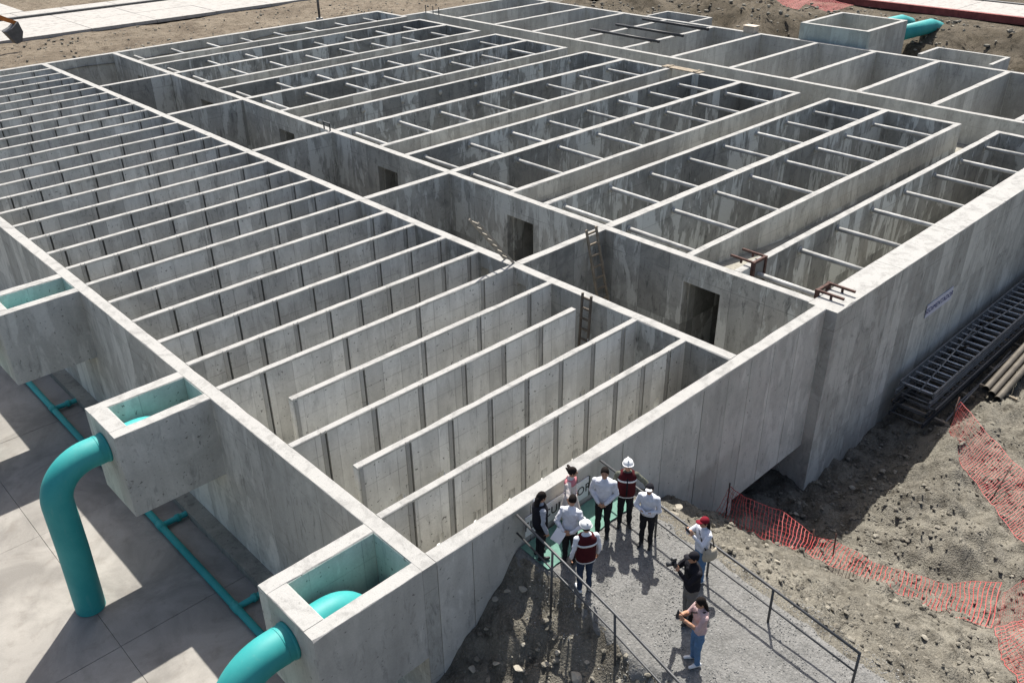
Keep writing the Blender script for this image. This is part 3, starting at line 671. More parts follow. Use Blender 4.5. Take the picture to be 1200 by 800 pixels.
def ladder(name, label, a, b, side, wd, n, m, r=0.035):
    a = Vector(a); b = Vector(b); sd_ = Vector(side).normalized() * wd / 2
    root = tag(empty(name, a), label, 'ladder')
    inv = -a
    for s_ in (-1, 1): MB().bar(sd_ * s_, b - a + sd_ * s_, r * 1.5, r * 2.3).build('rail', m, root)
    for i in range(n):
        p = (b - a) * ((i + .6) / n); MB().bar(p - sd_ * 1.12, p + sd_ * 1.12, r * 1.3, r * 2.0).build('rung', m, root)
    return root
ladder('ladder', 'old timber ladder leaning in the corner of the nearest deep chamber', (14.55, 7.45, -4.5), (14.25, 8.42, 0.30), (1, 0, 0), 0.5, 12, M_wood, .036)
ladder('ladder', 'pale ladder leaning out of the second deep chamber over the wall', (14.55, 9.12, -4.45), (9.32, 8.87, 1.85), (0.03, 1, 0), 0.42, 24, simple('pale_timber', (0.27, 0.245, 0.205), .9, 0, .25, 5), .03)
ladder('ladder', 'dark narrow ladder in the gap at the end of a free-standing baffle', (10.2, 5.22, -4.5), (10.5, 5.25, 0.22), (0, 1, 0), 0.34, 14, M_wooddark, .032)

# ------------------------------------------------------------------ signs
def text_mesh(txt, size, m):
    cu = bpy.data.curves.new('lettering', 'FONT'); cu.body = txt; cu.size = size; cu.extrude = 0.004; cu.align_x = 'CENTER'; cu.align_y = 'CENTER'
    cu.space_character = 1.08
    t = bpy.data.objects.new('lettering', cu); COL.objects.link(t)
    dg = bpy.context.evaluated_depsgraph_get(); me = bpy.data.meshes.new_from_object(t.evaluated_get(dg)); bpy.data.objects.remove(t)
    me.materials.clear(); me.materials.append(m); return me
def sign(name, label, xc, zc, y, wd, ht, txt, size, m, ink, frame=None):
    o = tag(MB().box(-wd / 2, wd / 2, -0.012, 0.012, -ht / 2, ht / 2).build(name, m), label, 'sign'); o.location = (xc, y, zc)
    obj('lettering', text_mesh(txt, size, ink), o, (0, -0.016, 0), (R(90), 0, 0))
    if frame: MB().box(wd / 2 - .02, wd / 2 + .015, -0.02, 0.014, -ht / 2, ht / 2).build('edge_strip', frame, o)
    return o
sign('sign_board', 'white sign lettered FLOCULADOR on the wall behind the visitors', 3.70, -0.60, -0.03, 2.0, 0.52, 'FLOCULADOR', 0.30, M_white, M_ink, M_ink)
sign('sign_board', 'lavender sign lettered SEDIMENTADOR on the thick basin wall', 23.1, -2.58, -0.39, 2.15, 0.50, 'SEDIMENTADOR', 0.29, M_lav, M_inkblue)

# ------------------------------------------------------------------ railings and mats on the ramp
def railing(label, tops, posts, mid=0.48):
    root = tag(empty('railing', (tops[0][0], tops[0][1], tops[0][2] - 1)), label, 'railing', 'steel railings of the gravel ramp')
    def k(mb, nm): o = mb.build(nm, M_rail, root, True); o.matrix_parent_inverse = Matrix.Translation(-root.location); return o
    k(MB().tube(tops, 0.028, 10), 'top_rail'); k(MB().tube([(x, y, z - mid) for x, y, z in tops], 0.021, 10), 'mid_rail')
    for a, b in posts: k(MB().tube([a, b], 0.026, 10), 'post')
railing('steel railing on the left side of the gravel ramp above the earth slope', [(2.46, -0.03, -.10), (2.31, -1.2, -.22), (2.1, -2.98, -.42), (1.86, -4.5, -.58), (1.55, -6.6, -.80)],
        [((2.30, -1.2, -.22), (2.08, -1.38, gz(2.08, -1.38) - .2)), ((2.1, -2.98, -.42), (2.05, -3.12, gz(2.05, -3.12) - .25)), ((1.80, -4.9, -.62), (1.76, -4.95, gz(1.76, -4.95) - .2)), ((1.55, -6.6, -.80), (1.52, -6.6, gz(1.52, -6.6) - .2))])
railing('steel railing on the right side of the gravel ramp by the photographers', [(5.06, -0.03, -.10), (5.0, -1.7, -.30), (4.95, -3.1, -.46), (4.90, -4.6, -.62), (4.86, -6.45, -.86)],
        [((x, y, z), (x + .02, y, float(deck_z(y)) - .15)) for x, y, z in [(5.0, -1.7, -.30), (4.95, -3.1, -.46), (4.9, -4.6, -.62), (4.86, -6.43, -.86)]])
def floor_mat(label, xa, xb, ya, yb):
    n = 12; V = []; 
    for i in range(n + 1):
        for y in (ya, yb):
            x = xa + (xb - xa) * i / n; V.append((x, y + random.uniform(-.015, .015), float(deck_z(y)) + .035 + random.uniform(0, .01)))
    k_ = len(V); V += [(x, y, z - .02) for x, y, z in V]
    Fs = [(2 * i, 2 * i + 1, 2 * i + 3, 2 * i + 2) for i in range(n)]
    Fs += [tuple(k_ + q for q in reversed(f_)) for f_ in Fs] + [(2 * i, 2 * i + 2, k_ + 2 * i + 2, k_ + 2 * i) for i in range(n)] + [(2 * i + 1, k_ + 2 * i + 1, k_ + 2 * i + 3, 2 * i + 3) for i in range(n)] + [(0, k_, k_ + 1, 1), (2 * n, 2 * n + 1, k_ + 2 * n + 1, k_ + 2 * n)]
    o = tag(MB().add(V, Fs).build('floor_mat', M_mat), label, 'mat', 'green mats along the wall')
floor_mat('green mat on the gravel by the wall, under the visitors at left', 2.55, 4.0, -0.86, -0.06)
floor_mat('green mat on the gravel by the wall, at the right end', 4.02, 5.45, -0.80, -0.05)

# ------------------------------------------------------------------ red safety mesh
def net(label, base, top, posts=(), dens=0.105, wob=0.05, rows=7, wd=0.018):
    root = tag(empty('safety_mesh', base[0]), label, 'safety mesh', 'red safety mesh fences')
    B = [Vector(p) for p in base]; Tp = [Vector(p) for p in top]
    L = [0]
    for i in range(1, len(B)): L.append(L[-1] + ((B[i] - B[i - 1]).length + (Tp[i] - Tp[i - 1]).length) / 2)
    def at(Ps, s):
        for i in range(1, len(L)):
            if s <= L[i] or i == len(L) - 1:
                t = (s - L[i - 1]) / max(1e-6, L[i] - L[i - 1]); return Ps[i - 1].lerp(Ps[i], t)
    n = max(3, int(L[-1] / dens)); mb = MB(); grid = []
    for i in range(n + 1):
        s = L[-1] * i / n; a = at(B, s); b = at(Tp, s); col = []
        for j in range(rows + 1):
            t = j / rows; p = a.lerp(b, t)
            nx = fbm(np.array([s * 1.0]), np.array([t * 2.2 + base[0][0]]), 1.7, 3)[0]
            p = p + Vector((wob * 1.6 * nx, wob * 1.2 * float(fbm(np.array([s + 9]), np.array([t * 2]), 2.3, 2)[0]), wob * nx))
            p.z = max(p.z, gz(p.x, p.y) + .03) if p.y < -0.1 else p.z
            col.append(p)
        grid.append(col)
    for i in range(n + 1):
        d = ((grid[min(n, i + 1)][0] - grid[max(0, i - 1)][0]).normalized()) * wd / 2
        o = len(mb.v); V = []
        for p in grid[i]: V += [p - d, p + d]
        mb.add(V, [(2 * j, 2 * j + 1, 2 * j + 3, 2 * j + 2) for j in range(rows)])
    for j in range(rows + 1):
        w2 = wd * (1.1 if j in (0, rows) else 0.42); V = []
        for i in range(n + 1):
            u = (grid[i][min(rows, j + 1)] - grid[i][max(0, j - 1)]).normalized() * w2 / 2
            V += [grid[i][j] - u, grid[i][j] + u]
        mb.add(V, [(2 * i, 2 * i + 2, 2 * i + 3, 2 * i + 1) for i in range(n)])
    o = mb.build('net', M_net, root); o.matrix_parent_inverse = Matrix.Translation(-root.location)
    for a, b in posts:
        q = MB().tube([a, b], 0.02, 8).build('post', M_rust, root, True); q.matrix_parent_inverse = Matrix.Translation(-root.location)
def up_(x, y, h): return (x, y, gz(x, y) + h)
net('red safety mesh starting at the tank wall and crossing the dark pit edge', [up_(9.7, -0.35, .05), up_(9.3, -1.5, .05), up_(10.0, -2.2, .05), up_(10.1, -2.9, .04)],
    [up_(10.4, -.30, 1.05), up_(10.3, -.9, 1.0), up_(10.9, -1.75, .95), up_(11.3, -2.5, .75)], [(up_(10.4, -.32, -.2), up_(10.4, -.30, 1.2)), (up_(11.2, -2.6, -.3), up_(11.3, -2.5, .95))])
net('sagging red safety mesh running down the sunlit earth to the corner stake', [up_(10.1, -2.95, .04), up_(9.95, -3.6, .03), up_(9.8, -4.9, .03), up_(10.3, -6.1, .03), up_(10.45, -7.3, .03)],
    [up_(11.4, -2.55, .7), up_(11.9, -3.1, .35), up_(12.2, -4.2, .25), up_(12.6, -5.5, .3), up_(12.9, -6.8, .75)], [(up_(10.6, -7.2, -.1), up_(12.6, -6.9, .8)), (up_(11.2, -3.2, -.2), up_(11.2, -3.15, .85))])
net('red safety mesh folding round the corner stake at the right edge', [up_(10.5, -7.35, .03), up_(11.5, -7.5, .03), up_(13.5, -7.9, .03), up_(16.0, -8.3, .03)], [up_(12.6, -6.95, .75), up_(13.4, -7.1, .7), up_(14.8, -7.4, .7), up_(17.2, -7.8, .6)])
net('red safety mesh leading from the corner stake to the bottom edge', [up_(10.4, -7.4, .03), up_(9.5, -7.85, .03), up_(8.6, -8.3, .03), up_(7.6, -8.8, .03)], [up_(11.0, -7.75, .55), up_(10.3, -8.2, .5), up_(9.4, -8.75, .5), up_(8.4, -9.3, .5)])
net('red safety mesh spread over the ground beside the steel ladder stack', [up_(19.9, -2.75, .04), up_(17.9, -4.0, .03), up_(16.9, -5.2, .03), up_(15.5, -6.6, .03), up_(14.6, -7.9, .03)],
    [up_(20.9, -2.55, .8), up_(19.8, -4.1, .3), up_(18.6, -5.5, .22), up_(17.2, -7.0, .25), up_(16.2, -8.3, .3)], [(up_(20.3, -2.6, -.2), up_(20.9, -2.5, 1.0)), (up_(17.0, -5.1, -.2), up_(18.0, -5.2, .8))])

# ------------------------------------------------------------------ stacked steel ladder frames and tubes by the thick wall
FRX0, FRX1 = 19.9, 35.5
BZ = -5.62
root0 = None
lab = ['lowest steel ladder frame of the dark stack beside the wall', 'second steel ladder frame from the bottom of the dark stack', 'third steel ladder frame from the bottom of the dark stack', 'fourth steel ladder frame from the bottom of the dark stack', 'topmost steel ladder frame of the dark stack beside the wall']
M_midsteel = simple('worn_steel', (0.12, 0.123, 0.126), .5, 0, .3, 3)
rungm = MB().tube([(0, 0, 0), (0, 1, 0)], 0.026, 6).mesh('rung', M_midsteel, True)
M_steelpale = simple('pale_bar', (0.55, 0.56, 0.57), .5, 0, .2, 4)  # paler tone, used only on the rungs of the topmost frame
rungt = MB().tube([(0, 0, 0), (0, 1, 0)], 0.028, 6).mesh('rung', M_steelpale, True)
for lv in range(5):
    z = BZ + 0.12 + lv * 0.235; ya = -1.98 + random.uniform(-.13, .13); yb = ya + 1.16; xo = random.uniform(-.25, .25) if lv < 4 else 0.35
    rt = tag(empty('steel_cage', (FRX0 + xo, ya, z)), lab[lv], 'steel frame', 'stacked steel ladder frames')
    for y in (0, yb - ya):
        MB().box(0, FRX1 - FRX0, y - .03, y + .03, -.09, -.02).box(0, FRX1 - FRX0, y - .03, y + .03, .03, .09).build('rail', M_rebar if lv < 3 else M_midsteel, rt)
    i = 0; x = 0.12
    while x < FRX1 - FRX0:
        q = obj('rung', rungt if lv == 4 else rungm, rt, (x, 0, .0)); q.scale = (1, yb - ya, 1); x += 0.50 + random.uniform(-.03, .03)
bm_t = [(20.6, 0), (22.9, .2), (25.4, -.1), (27.9, .15), (30.6, 0), (33.4, .1)]
for i, (x, dy) in enumerate(bm_t):
    o = tag(MB().bar((x, -2.62 + dy, BZ + 0.0), (x + .15, -0.42 + dy * .3, BZ - .02), .12, .11).build('timber', M_wood), 'timber bearer sticking out from under the stack of steel frames', 'timber', 'bearers under the steel frames')
lb = ['nearest of the three long grey tubes on the sunlit ground', 'middle one of the three long grey tubes on the ground', 'grey brown tube of the three, closest to the steel frames']
for i in range(3):
    y = -3.28 + i * 0.27; ztu = -5.02
    pa = [(22.35 + .2 * i, y, ztu), (32.0, y + .35, ztu)]
    o = MB(); seg = 16
    o.tube(pa, 0.115, seg, False); o.tube(pa, 0.098, seg, False)
    o = tag(o.build('tube', M_tubegrey, None, True), lb[i], 'tube', 'long tubes on the ground')
    MB().tube([pa[0], (pa[0][0] + .06, y, ztu)], 0.124, seg, False).build('end_ring', M_tubegrey, o, True)
for x in (23.1, 27.2, 31.0):
    tag(MB().bar((x, -3.7, -5.19), (x + .1, -2.4, -5.19), .10, .10).build('timber', M_wood), 'short timber block under the three long tubes', 'timber', 'bearers under the tubes')
for i, (xa, ya, za, xb, yb, zb, lb) in enumerate([(20.3, -2.45, -5.33, 26.8, -2.2, -5.36, 'long loose steel bar lying just in front of the steel frames'), (21.4, -2.3, -5.3, 30.2, -2.38, -5.34, 'second loose steel bar beside the long one before the frames'), (19.6, -1.6, -4.2, 25.5, -1.1, -4.27, 'loose steel bar lying on top of the stacked frames at the near end'), (24.2, -1.2, -4.27, 32.0, -1.75, -4.25, 'loose steel bar lying slantwise on top of the stacked frames')]):
    o = tag(MB().tube([(xa, ya, za), (xb, yb, zb)], .028, 8).build('steel_bar', M_midsteel, None, True), lb, 'steel bar', 'loose bars at the steel frames')
# loose boards in the shade between the frames and the wall
for i, (x, y, ln, a, lb) in enumerate([(21.5, -.62, 1.9, 75, 'loose board against the wall foot near the front of the steel frames'), (24.6, -.65, 2.3, 60, 'loose board in the shade below the lavender sign'), (27.4, -.6, 2.0, 80, 'loose board between wall and steel frames past the sign'), (29.7, -.6, 2.6, 12, 'long loose board lying along the shaded wall foot at right')]):
    d = Vector((math.cos(R(a)) * ln / 2, 0.18 * math.sin(R(a)), 0.0)); c_ = Vector((x, y - .12, -5.2 + .1 * i))
    if a > 30: d = Vector((0.25, 0.30, -0.35)).normalized() * ln / 2 
    tag(MB().bar(c_ - d, c_ + d, .14, .04).build('plank', M_wooddark, None), lb, 'board')

# ------------------------------------------------------------------ stones
def rock_mesh(r, seed, sub=2):
    bm = bmesh.new(); bmesh.ops.create_icosphere(bm, subdivisions=sub, radius=1); rd = random.Random(seed)
    sc = (rd.uniform(.75, 1.3), rd.uniform(.6, 1.0), rd.uniform(.45, .75)); pl = [(Vector((rd.uniform(-1, 1), rd.uniform(-1, 1), rd.uniform(-1, 1))).normalized(), rd.uniform(.38, .72)) for _ in range(10)]
    for v in bm.verts:
        p = v.co.copy()
        for n_, d_ in pl:
            e = p.dot(n_) - d_
            if e > 0: p -= n_ * e
        v.co = Vector((p.x * sc[0], p.y * sc[1], p.z * sc[2])) * r * (1 + rd.uniform(-.05, .05))
    me = bpy.data.meshes.new('stone'); bm.to_mesh(me); bm.free(); me.materials.append(M_rock); return me
rocks = [(2.16, -.53, .13), (1.45, -1.2, .10), (1.18, -1.38, .16), (1.54, -1.79, .17), (1.7, -1.95, .14), (1.62, -2.5, .20), (1.98, -.25, .12), (1.75, -.12, .15), (1.9, -2.55, .11), (1.3, -.3, .14), (1.0, -.9, .12), (0.7, -.5, .15),
         (12.6, -1.2, .16), (13.6, -.9, .13), (13.5, -3.4, .14), (12.0, -3.9, .12), (14.6, -4.6, .13), (9.0, -5.0, .12), (7.9, -3.2, .14), (8.3, -6.6, .13), (15.8, -1.6, .16), (17.2, -1.9, .14), (6.3, -1.2, .20), (6.9, -1.0, .16)]
for i, (x, y, r) in enumerate(rocks):
    o = obj('stone', rock_mesh(r * (.8 if x < 3 else .9), i), None, (x, y, gz(x, y) + r * .12), (random.uniform(-.3, .3), random.uniform(-.3, .3), random.uniform(0, 6)))
    if x < 3: tag(o, 'pale broken stone on the steep earth slope between the tank wall and the left railing', 'stone', 'stones on the left slope')
    else: tag(o, 'loose stone on the bare earth slope right of the ramp', 'stone', 'stones right of the ramp')
def scatter(name, n, region, rmin, rmax, m, label, hfun, power=3.0):
    ico = bmesh.new(); bmesh.ops.create_icosphere(ico, subdivisions=1, radius=1); bv = np.array([v.co[:] for v in ico.verts]); bf = np.array([[v.index for v in f_.verts] for f_ in ico.faces]); ico.free()
    P = []
    while len(P) < n:
        x = rng.uniform(*region[0], 4000); y = rng.uniform(*region[1], 4000); dn = fbm(x, y, 0.8, 3) + rng.uniform(-.5, .5, 4000); ok = (dn > 0.02) & region[2](x, y)
        P += list(zip(x[ok], y[ok]))
    P = np.array(P[:n]); r = rmin + (rmax - rmin) * rng.random(n) ** power
    z = hfun(P[:, 0], P[:, 1]) + r * 0.2
    sc = rng.uniform(.55, 1.25, (n, 1, 3)) * r[:, None, None]; sc[:, :, 2] *= .7
    jit = 1 + rng.uniform(-.28, .28, (n, len(bv), 1)); a = rng.uniform(0, 6.28, n)
    v = bv[None] * jit * sc; x_ = v[..., 0] * np.cos(a)[:, None] - v[..., 1] * np.sin(a)[:, None]; y_ = v[..., 0] * np.sin(a)[:, None] + v[..., 1] * np.cos(a)[:, None]
    V = np.stack([x_ + P[:, :1], y_ + P[:, 1:], v[..., 2] + z[:, None]], -1).reshape(-1, 3)
    Fq = (bf[None] + (np.arange(n) * len(bv))[:, None, None]).reshape(-1, 3)
    me = bpy.data.meshes.new(name); me.from_pydata(V.tolist(), [], Fq.tolist()); me.materials.append(m); me.update()
    tag(obj(name, me), label, name.replace('_', ' '), None, 'stuff')
net('faded red safety mesh lying along the far earth bank', [(62.0, 25.5, gz(62, 25.5) + .1), (62.4, 29, gz(62.4, 29) + .1), (62.2, 33, gz(62.2, 33) + .1), (62.8, 37, gz(62.8, 37) + .1)], [(65.6, 25.5, gz(65.6, 25.5) + .3), (65.4, 29, gz(65.4, 29) + .5), (65.8, 33, gz(65.8, 33) + .3), (65.5, 37, gz(65.5, 37) + .4)], dens=.16, wd=.05, rows=12)
onp = lambda x, y: (x > XL - .3) & (x < XR + .3)
scatter('rubble', 20000, ((-1.5, 24), (-10, 0), lambda x, y: ~onp(x, y)), .010, .085, M_peb, 'loose rubble and clods on the bare earth', ground_h, 7.0)
scatter('gravel_stones', 12000, ((1.7, 6.4), (-9, -.1), lambda x, y: (x > XL - .75) & (x < XR + .7)), .006, .020, M_gpeb, 'loose gravel stones on the ramp', lambda x, y: np.where((x > XL - .12) & (x < XR + .12), deck_z(y), ground_h(x, y)), 2.0)
scatter('earth_clods', 1500, ((-5, 47), (52.0, 61.5), lambda x, y: x > -50), .03, .13, M_peb, 'clods and ruts of earth behind the back wall', ground_h, 4.0)
scatter('bank_rubble', 2500, ((50, 66), (4, 46), lambda x, y: ~((x > 49) & (x < 56) & (y > 16) & (y < 21.3))), .04, .2, M_peb, 'rubble on the bank behind the far chambers', ground_h, 4.0)
# ------------------------------------------------------------------ people
M_skin = simple('skin', (0.36, 0.20, 0.13), 0.6, 0, 0.08, 12)
def cloth(name, c, var=.14): return simple(name, c, 0.9, 0, var, 9, 0.1)
M_shirt = cloth('white_shirt', (0.56, 0.575, 0.62)); M_dark = cloth('dark_trousers', (0.018, 0.018, 0.021)); M_jean = cloth('blue_jeans', (0.085, 0.16, 0.28)); M_navy = cloth('dark_jeans', (0.028, 0.042, 0.075))
M_maroon = cloth('maroon_vest', (0.052, 0.009, 0.012)); M_blackv = cloth('black_vest', (0.014, 0.014, 0.018)); M_greysl = cloth('grey_shirt', (0.30, 0.32, 0.36)); M_camo = cloth('olive_sleeves', (0.10, 0.105, 0.085), .4)
M_pink = cloth('pink_shirt', (0.46, 0.33, 0.32)); M_dress = cloth('cream_dress', (0.54, 0.49, 0.46)); M_rose = cloth('rose_shawl', (0.45, 0.17, 0.19)); M_khaki = cloth('grey_trousers', (0.13, 0.125, 0.12))
M_hair = cloth('dark_hair', (0.014, 0.011, 0.010), .3); M_shoeb = simple('black_shoe', (.015, .015, .016), .5); M_shoew = simple('white_shoe', (.62, .62, .62), .6); M_hat = simple('white_helmet', (.62, .63, .64), .35, 0, .03, 4, .5)
M_capred = cloth('red_cap', (.16, .012, .022)); M_refl = simple('reflective_tape', (.60, .62, .64), .4); M_eye = simple('eye', (.02, .015, .012), .3); M_paper = simple('paper', (.75, .76, .8), .8, 0, .03); M_bagk = cloth('canvas_bag', (.36, .32, .25)); M_bagb = cloth('black_bag', (.012, .012, .013)); M_gl = simple('phone_glass', (.02, .02, .025), .15); M_emb = cloth('dress_embroidery', (.22, .16, .24))

def loft(rings, seg=20):
    V = []; Fs = []; n = len(rings)
    for c, rx, ry, ax in rings:
        for k in range(seg):
            a = 2 * math.pi * k / seg; ca, sa = math.cos(a), math.sin(a)
            e = 2.5; q = (abs(ca) ** e + abs(sa) ** e) ** (-1 / e)
            V.append(Vector(c) + ax[0] * (rx * ca * q) + ax[1] * (ry * sa * q))
    for i in range(n - 1):
        for k in range(seg):
            k2 = (k + 1) % seg; Fs.append((i * seg + k, i * seg + k2, (i + 1) * seg + k2, (i + 1) * seg + k))
    Fs.append(tuple(reversed(range(seg)))); Fs.append(tuple(range((n - 1) * seg, n * seg)))
    return V, Fs
def capsule(a, b, ra, rb, seg=12):
    a = Vector(a); b = Vector(b); t = (b - a).normalized(); ref = Vector((0, 0, 1)) if abs(t.z) < .9 else Vector((0, 1, 0))
    u = t.cross(ref).normalized(); w_ = u.cross(t).normalized(); rings = []
    for an in (-75, -45, -15): rings.append((a + t * ra * math.sin(R(an)), ra * math.cos(R(an)), ra * math.cos(R(an)), (u, w_)))
    for an in (15, 45, 75): rings.append((b + t * rb * math.sin(R(an)), rb * math.cos(R(an)), rb * math.cos(R(an)), (u, w_)))
    V = []; 
    for c, rx, ry, ax in rings:
        for k in range(seg):
            q = 2 * math.pi * k / seg; V.append(c + ax[0] * rx * math.cos(q) + ax[1] * ry * math.sin(q))
    n = len(rings); Fs = [(i * seg + k, i * seg + (k + 1) % seg, (i + 1) * seg + (k + 1) % seg, (i + 1) * seg + k) for i in range(n - 1) for k in range(seg)]
    Fs.append(tuple(reversed(range(seg)))); Fs.append(tuple(range((n - 1) * seg, n * seg)))
    return V, Fs
def ellip(c, r, mtx=None, seg=14, ring=9):
    V = []; Fs = []
    for i in range(1, ring):
        th = math.pi * i / ring
        for k in range(seg):
            ph = 2 * math.pi * k / seg; p = Vector((r[0] * math.sin(th) * math.cos(ph), r[1] * math.sin(th) * math.sin(ph), -r[2] * math.cos(th)))
            V.append(Vector(c) + (mtx @ p if mtx else p))
    n = ring - 1
    Fs = [(i * seg + k, i * seg + (k + 1) % seg, (i + 1) * seg + (k + 1) % seg, (i + 1) * seg + k) for i in range(n - 1) for k in range(seg)]
    Fs.append(tuple(reversed(range(seg)))); Fs.append(tuple(range((n - 1) * seg, n * seg)))
    return V, Fs

ARMS = {  # elbow, wrist, hand direction, palm normal for the right side (x mirrored for the left)
    'side': ((.265, -.03, 1.13), (.275, .05, .88), (0, .15, -1), (-1, 0, 0)),
    'clasp': ((.255, .02, 1.13), (.075, .20, .98), (-.7, .15, -.6), (0, -1, 0)),
    'behind': ((.27, -.10, 1.13), (.09, -.20, .98), (-.8, -.1, -.5), (0, 1, 0)),
    'cross': ((.26, .07, 1.12), (.02, .22, 1.09), (-1, .1, .1), (0, -1, 0)),
    'photo': ((.24, .20, 1.22), (.10, .34, 1.44), (-.2, .4, .85), (-1, 0, 0)),
    'phone': ((.21, .16, 1.16), (.07, .37, 1.30), (-.1, .6, .8), (-1, 0, 0)),
    'reach': ((.36, .05, 1.22), (.52, .16, 1.06), (.8, .3, -.3), (0, 0, -1)),
    'rail': ((.38, .04, 1.20), (.50, .18, .98), (.5, .5, -.4), (0, 0, -1)),
    'hold': ((.25, .05, 1.12), (.18, .26, 1.08), (-.3, .9, .1), (-1, 0, 0)),
}
def person(label, loc, face, H, top, legs, shoes, arml, armr, lean=0.0, head=(0, 0), sleeves=None, stance=.10, step=0.0, hair='short', hat=None, vest=None, band=False, dress=None, build=1.0, long_sleeve=True, skin=None):
    k = H / 1.72; skin = skin or M_skin
    prims = []   # (verts, faces, material index, axis a, b, radius) in local space facing +Y
    mats = [skin, top, sleeves or top, legs, shoes]
    def cap(a, b, ra, rb, mi): prims.append((*capsule(a, b, ra, rb), mi, Vector(a), Vector(b), max(ra, rb)))
    ml = Matrix.Rotation(-lean, 3, 'X')
    hipc = Vector((0, 0, .92))
    def bend(p): p = Vector(p); return hipc + ml @ (p - hipc) if p.z > .9 else p
    bx = build
    # torso
    ax = (Vector((1, 0, 0)), Vector((0, 1, 0)))
    tor = [(.84, .150, .110), (.90, .170, .122), (.98, .168, .122), (1.08, .158, .118), (1.18, .165, .120), (1.28, .185, .125), (1.36, .195, .120), (1.42, .165, .095), (1.46, .09, .07)]
    rg = []
    for z, rx, ry in tor:
        a2 = (Vector((1, 0, 0)), ml @ Vector((0, 1, 0))) if z > .9 else ax
        rg.append((bend((0, 0, z)), rx * bx, ry * bx, a2))
    prims.append((*loft(rg), 1, bend((0, 0, .93)), bend((0, 0, 1.36)), .16 * bx))
    prims.append((*ellip((0, 0, .86), (.165 * bx, .125 * bx, .12)), 3, Vector((0, 0, .80)), Vector((0, 0, .88)), .15))
    for s in (-1, 1):
        hip = Vector((.085 * s, 0, .86)); ft = Vector((stance * s, step * s, .075)); kn = (hip + ft) / 2 + Vector((0, .025, .02)); kn.z = .49
        cap(hip, kn, .098 * bx, .072, 3); cap(kn, ft + Vector((0, 0, .02)), .070, .056, 3)
        toe = ft + Vector((.025 * s, .155, -.038)); heel = ft + Vector((0, -.055, -.036))
        cap(heel, toe, .040, .036, 4); cap(ft + Vector((0, 0, -.01)), ft + Vector((.01 * s, .07, -.035)), .046, .040, 4)
    wr = {}
    for s, pose in ((1, armr), (-1, arml)):
        el, wrp, hd, pn = [Vector((q[0] * s, q[1], q[2])) for q in ARMS[pose]]
        sh = bend((.185 * s * bx, 0, 1.375)); el = bend(el); wrp = bend(wrp); hd = (ml @ hd).normalized(); pn = (ml @ pn); pn = (pn - hd * pn.dot(hd)).normalized()
        cap(sh, el, .066 * bx, .052, 2); fm = el.lerp(wrp, .93)
        cap(el, fm, .052, .040, 2 if long_sleeve else 0); cap(fm, wrp, .031, .029, 0)
        lat = hd.cross(pn); pc = wrp + hd * .05
        for q in (-.026, 0, .026): cap(wrp + lat * q * .6 + hd * .015, wrp + hd * .085 + lat * q, .0165, .015, 0)
        for fi, q in enumerate((-.034, -.0115, .0115, .033)):
            ln = (.036, .042, .040, .030)[fi]; b0 = wrp + hd * .088 + lat * q; b1 = b0 + (hd * .92 + pn * .35).normalized() * ln; b2 = b1 + (hd * .5 + pn * .85).normalized() * ln * .85
            cap(b0, b1, .0095, .009, 0); cap(b1, b2, .009, .008, 0)
        t0 = wrp + hd * .03 - lat * .03 * s; t1 = t0 + (hd * .55 - lat * .75 * s + pn * .3).normalized() * .042; t2 = t1 + (hd * .85 - lat * .1 * s + pn * .5).normalized() * .032
        cap(t0, t1, .0115, .0105, 0); cap(t1, t2, .0105, .009, 0)
        wr[s] = (wrp, hd)
    # head
    nb = bend((0, 0, 1.44)); yaw, nod = head
    hm = ml @ Matrix.Rotation(yaw, 3, 'Z') @ Matrix.Rotation(-nod, 3, 'X')
    hc = nb + ml @ Vector((0, .015, .05)) + hm @ Vector((0, .01, .12))
    cap(nb - ml @ Vector((0, 0, .05)), hc + hm @ Vector((0, -.01, -.05)), .058, .052, 0)
    def hp(p): return hc + hm @ Vector(p)
    prims.append((*ellip(hc, (.076, .094, .112), hm), 0, hc, hc + hm @ Vector((0, 0, .02)), .09))
    prims.append((*ellip(hp((0, .035, -.06)), (.054, .058, .06), hm), 0, hp((0, .03, -.06)), hp((0, .04, -.06)), .05))
    cap(hp((0, .092, .005)), hp((0, .108, -.022)), .011, .014, 0)
    cap(hp((-.02, .088, -.062)), hp((.02, .088, -.062)), .009, .009, 0)
    for s in (-1, 1): prims.append((*ellip(hp((.077 * s, -.005, -.005)), (.012, .022, .032), hm, 8, 6), 0, hp((.077 * s, 0, 0)), hp((.077 * s, 0, -.01)), .02))
    mb = MB()
    for p in prims: mb.add(p[0], p[1])
    me0 = bpy.data.meshes.new('body_src'); me0.from_pydata(mb.v, [], mb.f); o0 = bpy.data.objects.new('body_src', me0); COL.objects.link(o0)
    md = o0.modifiers.new('r', 'REMESH'); md.mode = 'VOXEL'; md.voxel_size = 0.0105
    sm = o0.modifiers.new('s', 'SMOOTH'); sm.factor = .5; sm.iterations = 2
    dg = bpy.context.evaluated_depsgraph_get(); me = bpy.data.meshes.new_from_object(o0.evaluated_get(dg)); bpy.data.objects.remove(o0)
    me.name = 'body'; me.materials.clear()
    for m_ in mats: me.materials.append(m_)
    n = len(me.polygons); C = np.empty(n * 3); me.polygons.foreach_get('center', C); C = C.reshape(-1, 3); best = np.full(n, 1e9); idx = np.zeros(n, int)
    for p in prims:
        a = np.array(p[3]); b = np.array(p[4]); ab = b - a; t = np.clip(((C - a) @ ab) / max(1e-9, ab @ ab), 0, 1); d = np.linalg.norm(C - a - t[:, None] * ab, axis=1) - p[5]
        u = d < best; best[u] = d[u]; idx[u] = p[2]
    zc = C[:, 2]; idx[(idx == 1) & (zc < .90)] = 3; idx[(idx == 3) & (zc > .93)] = 1
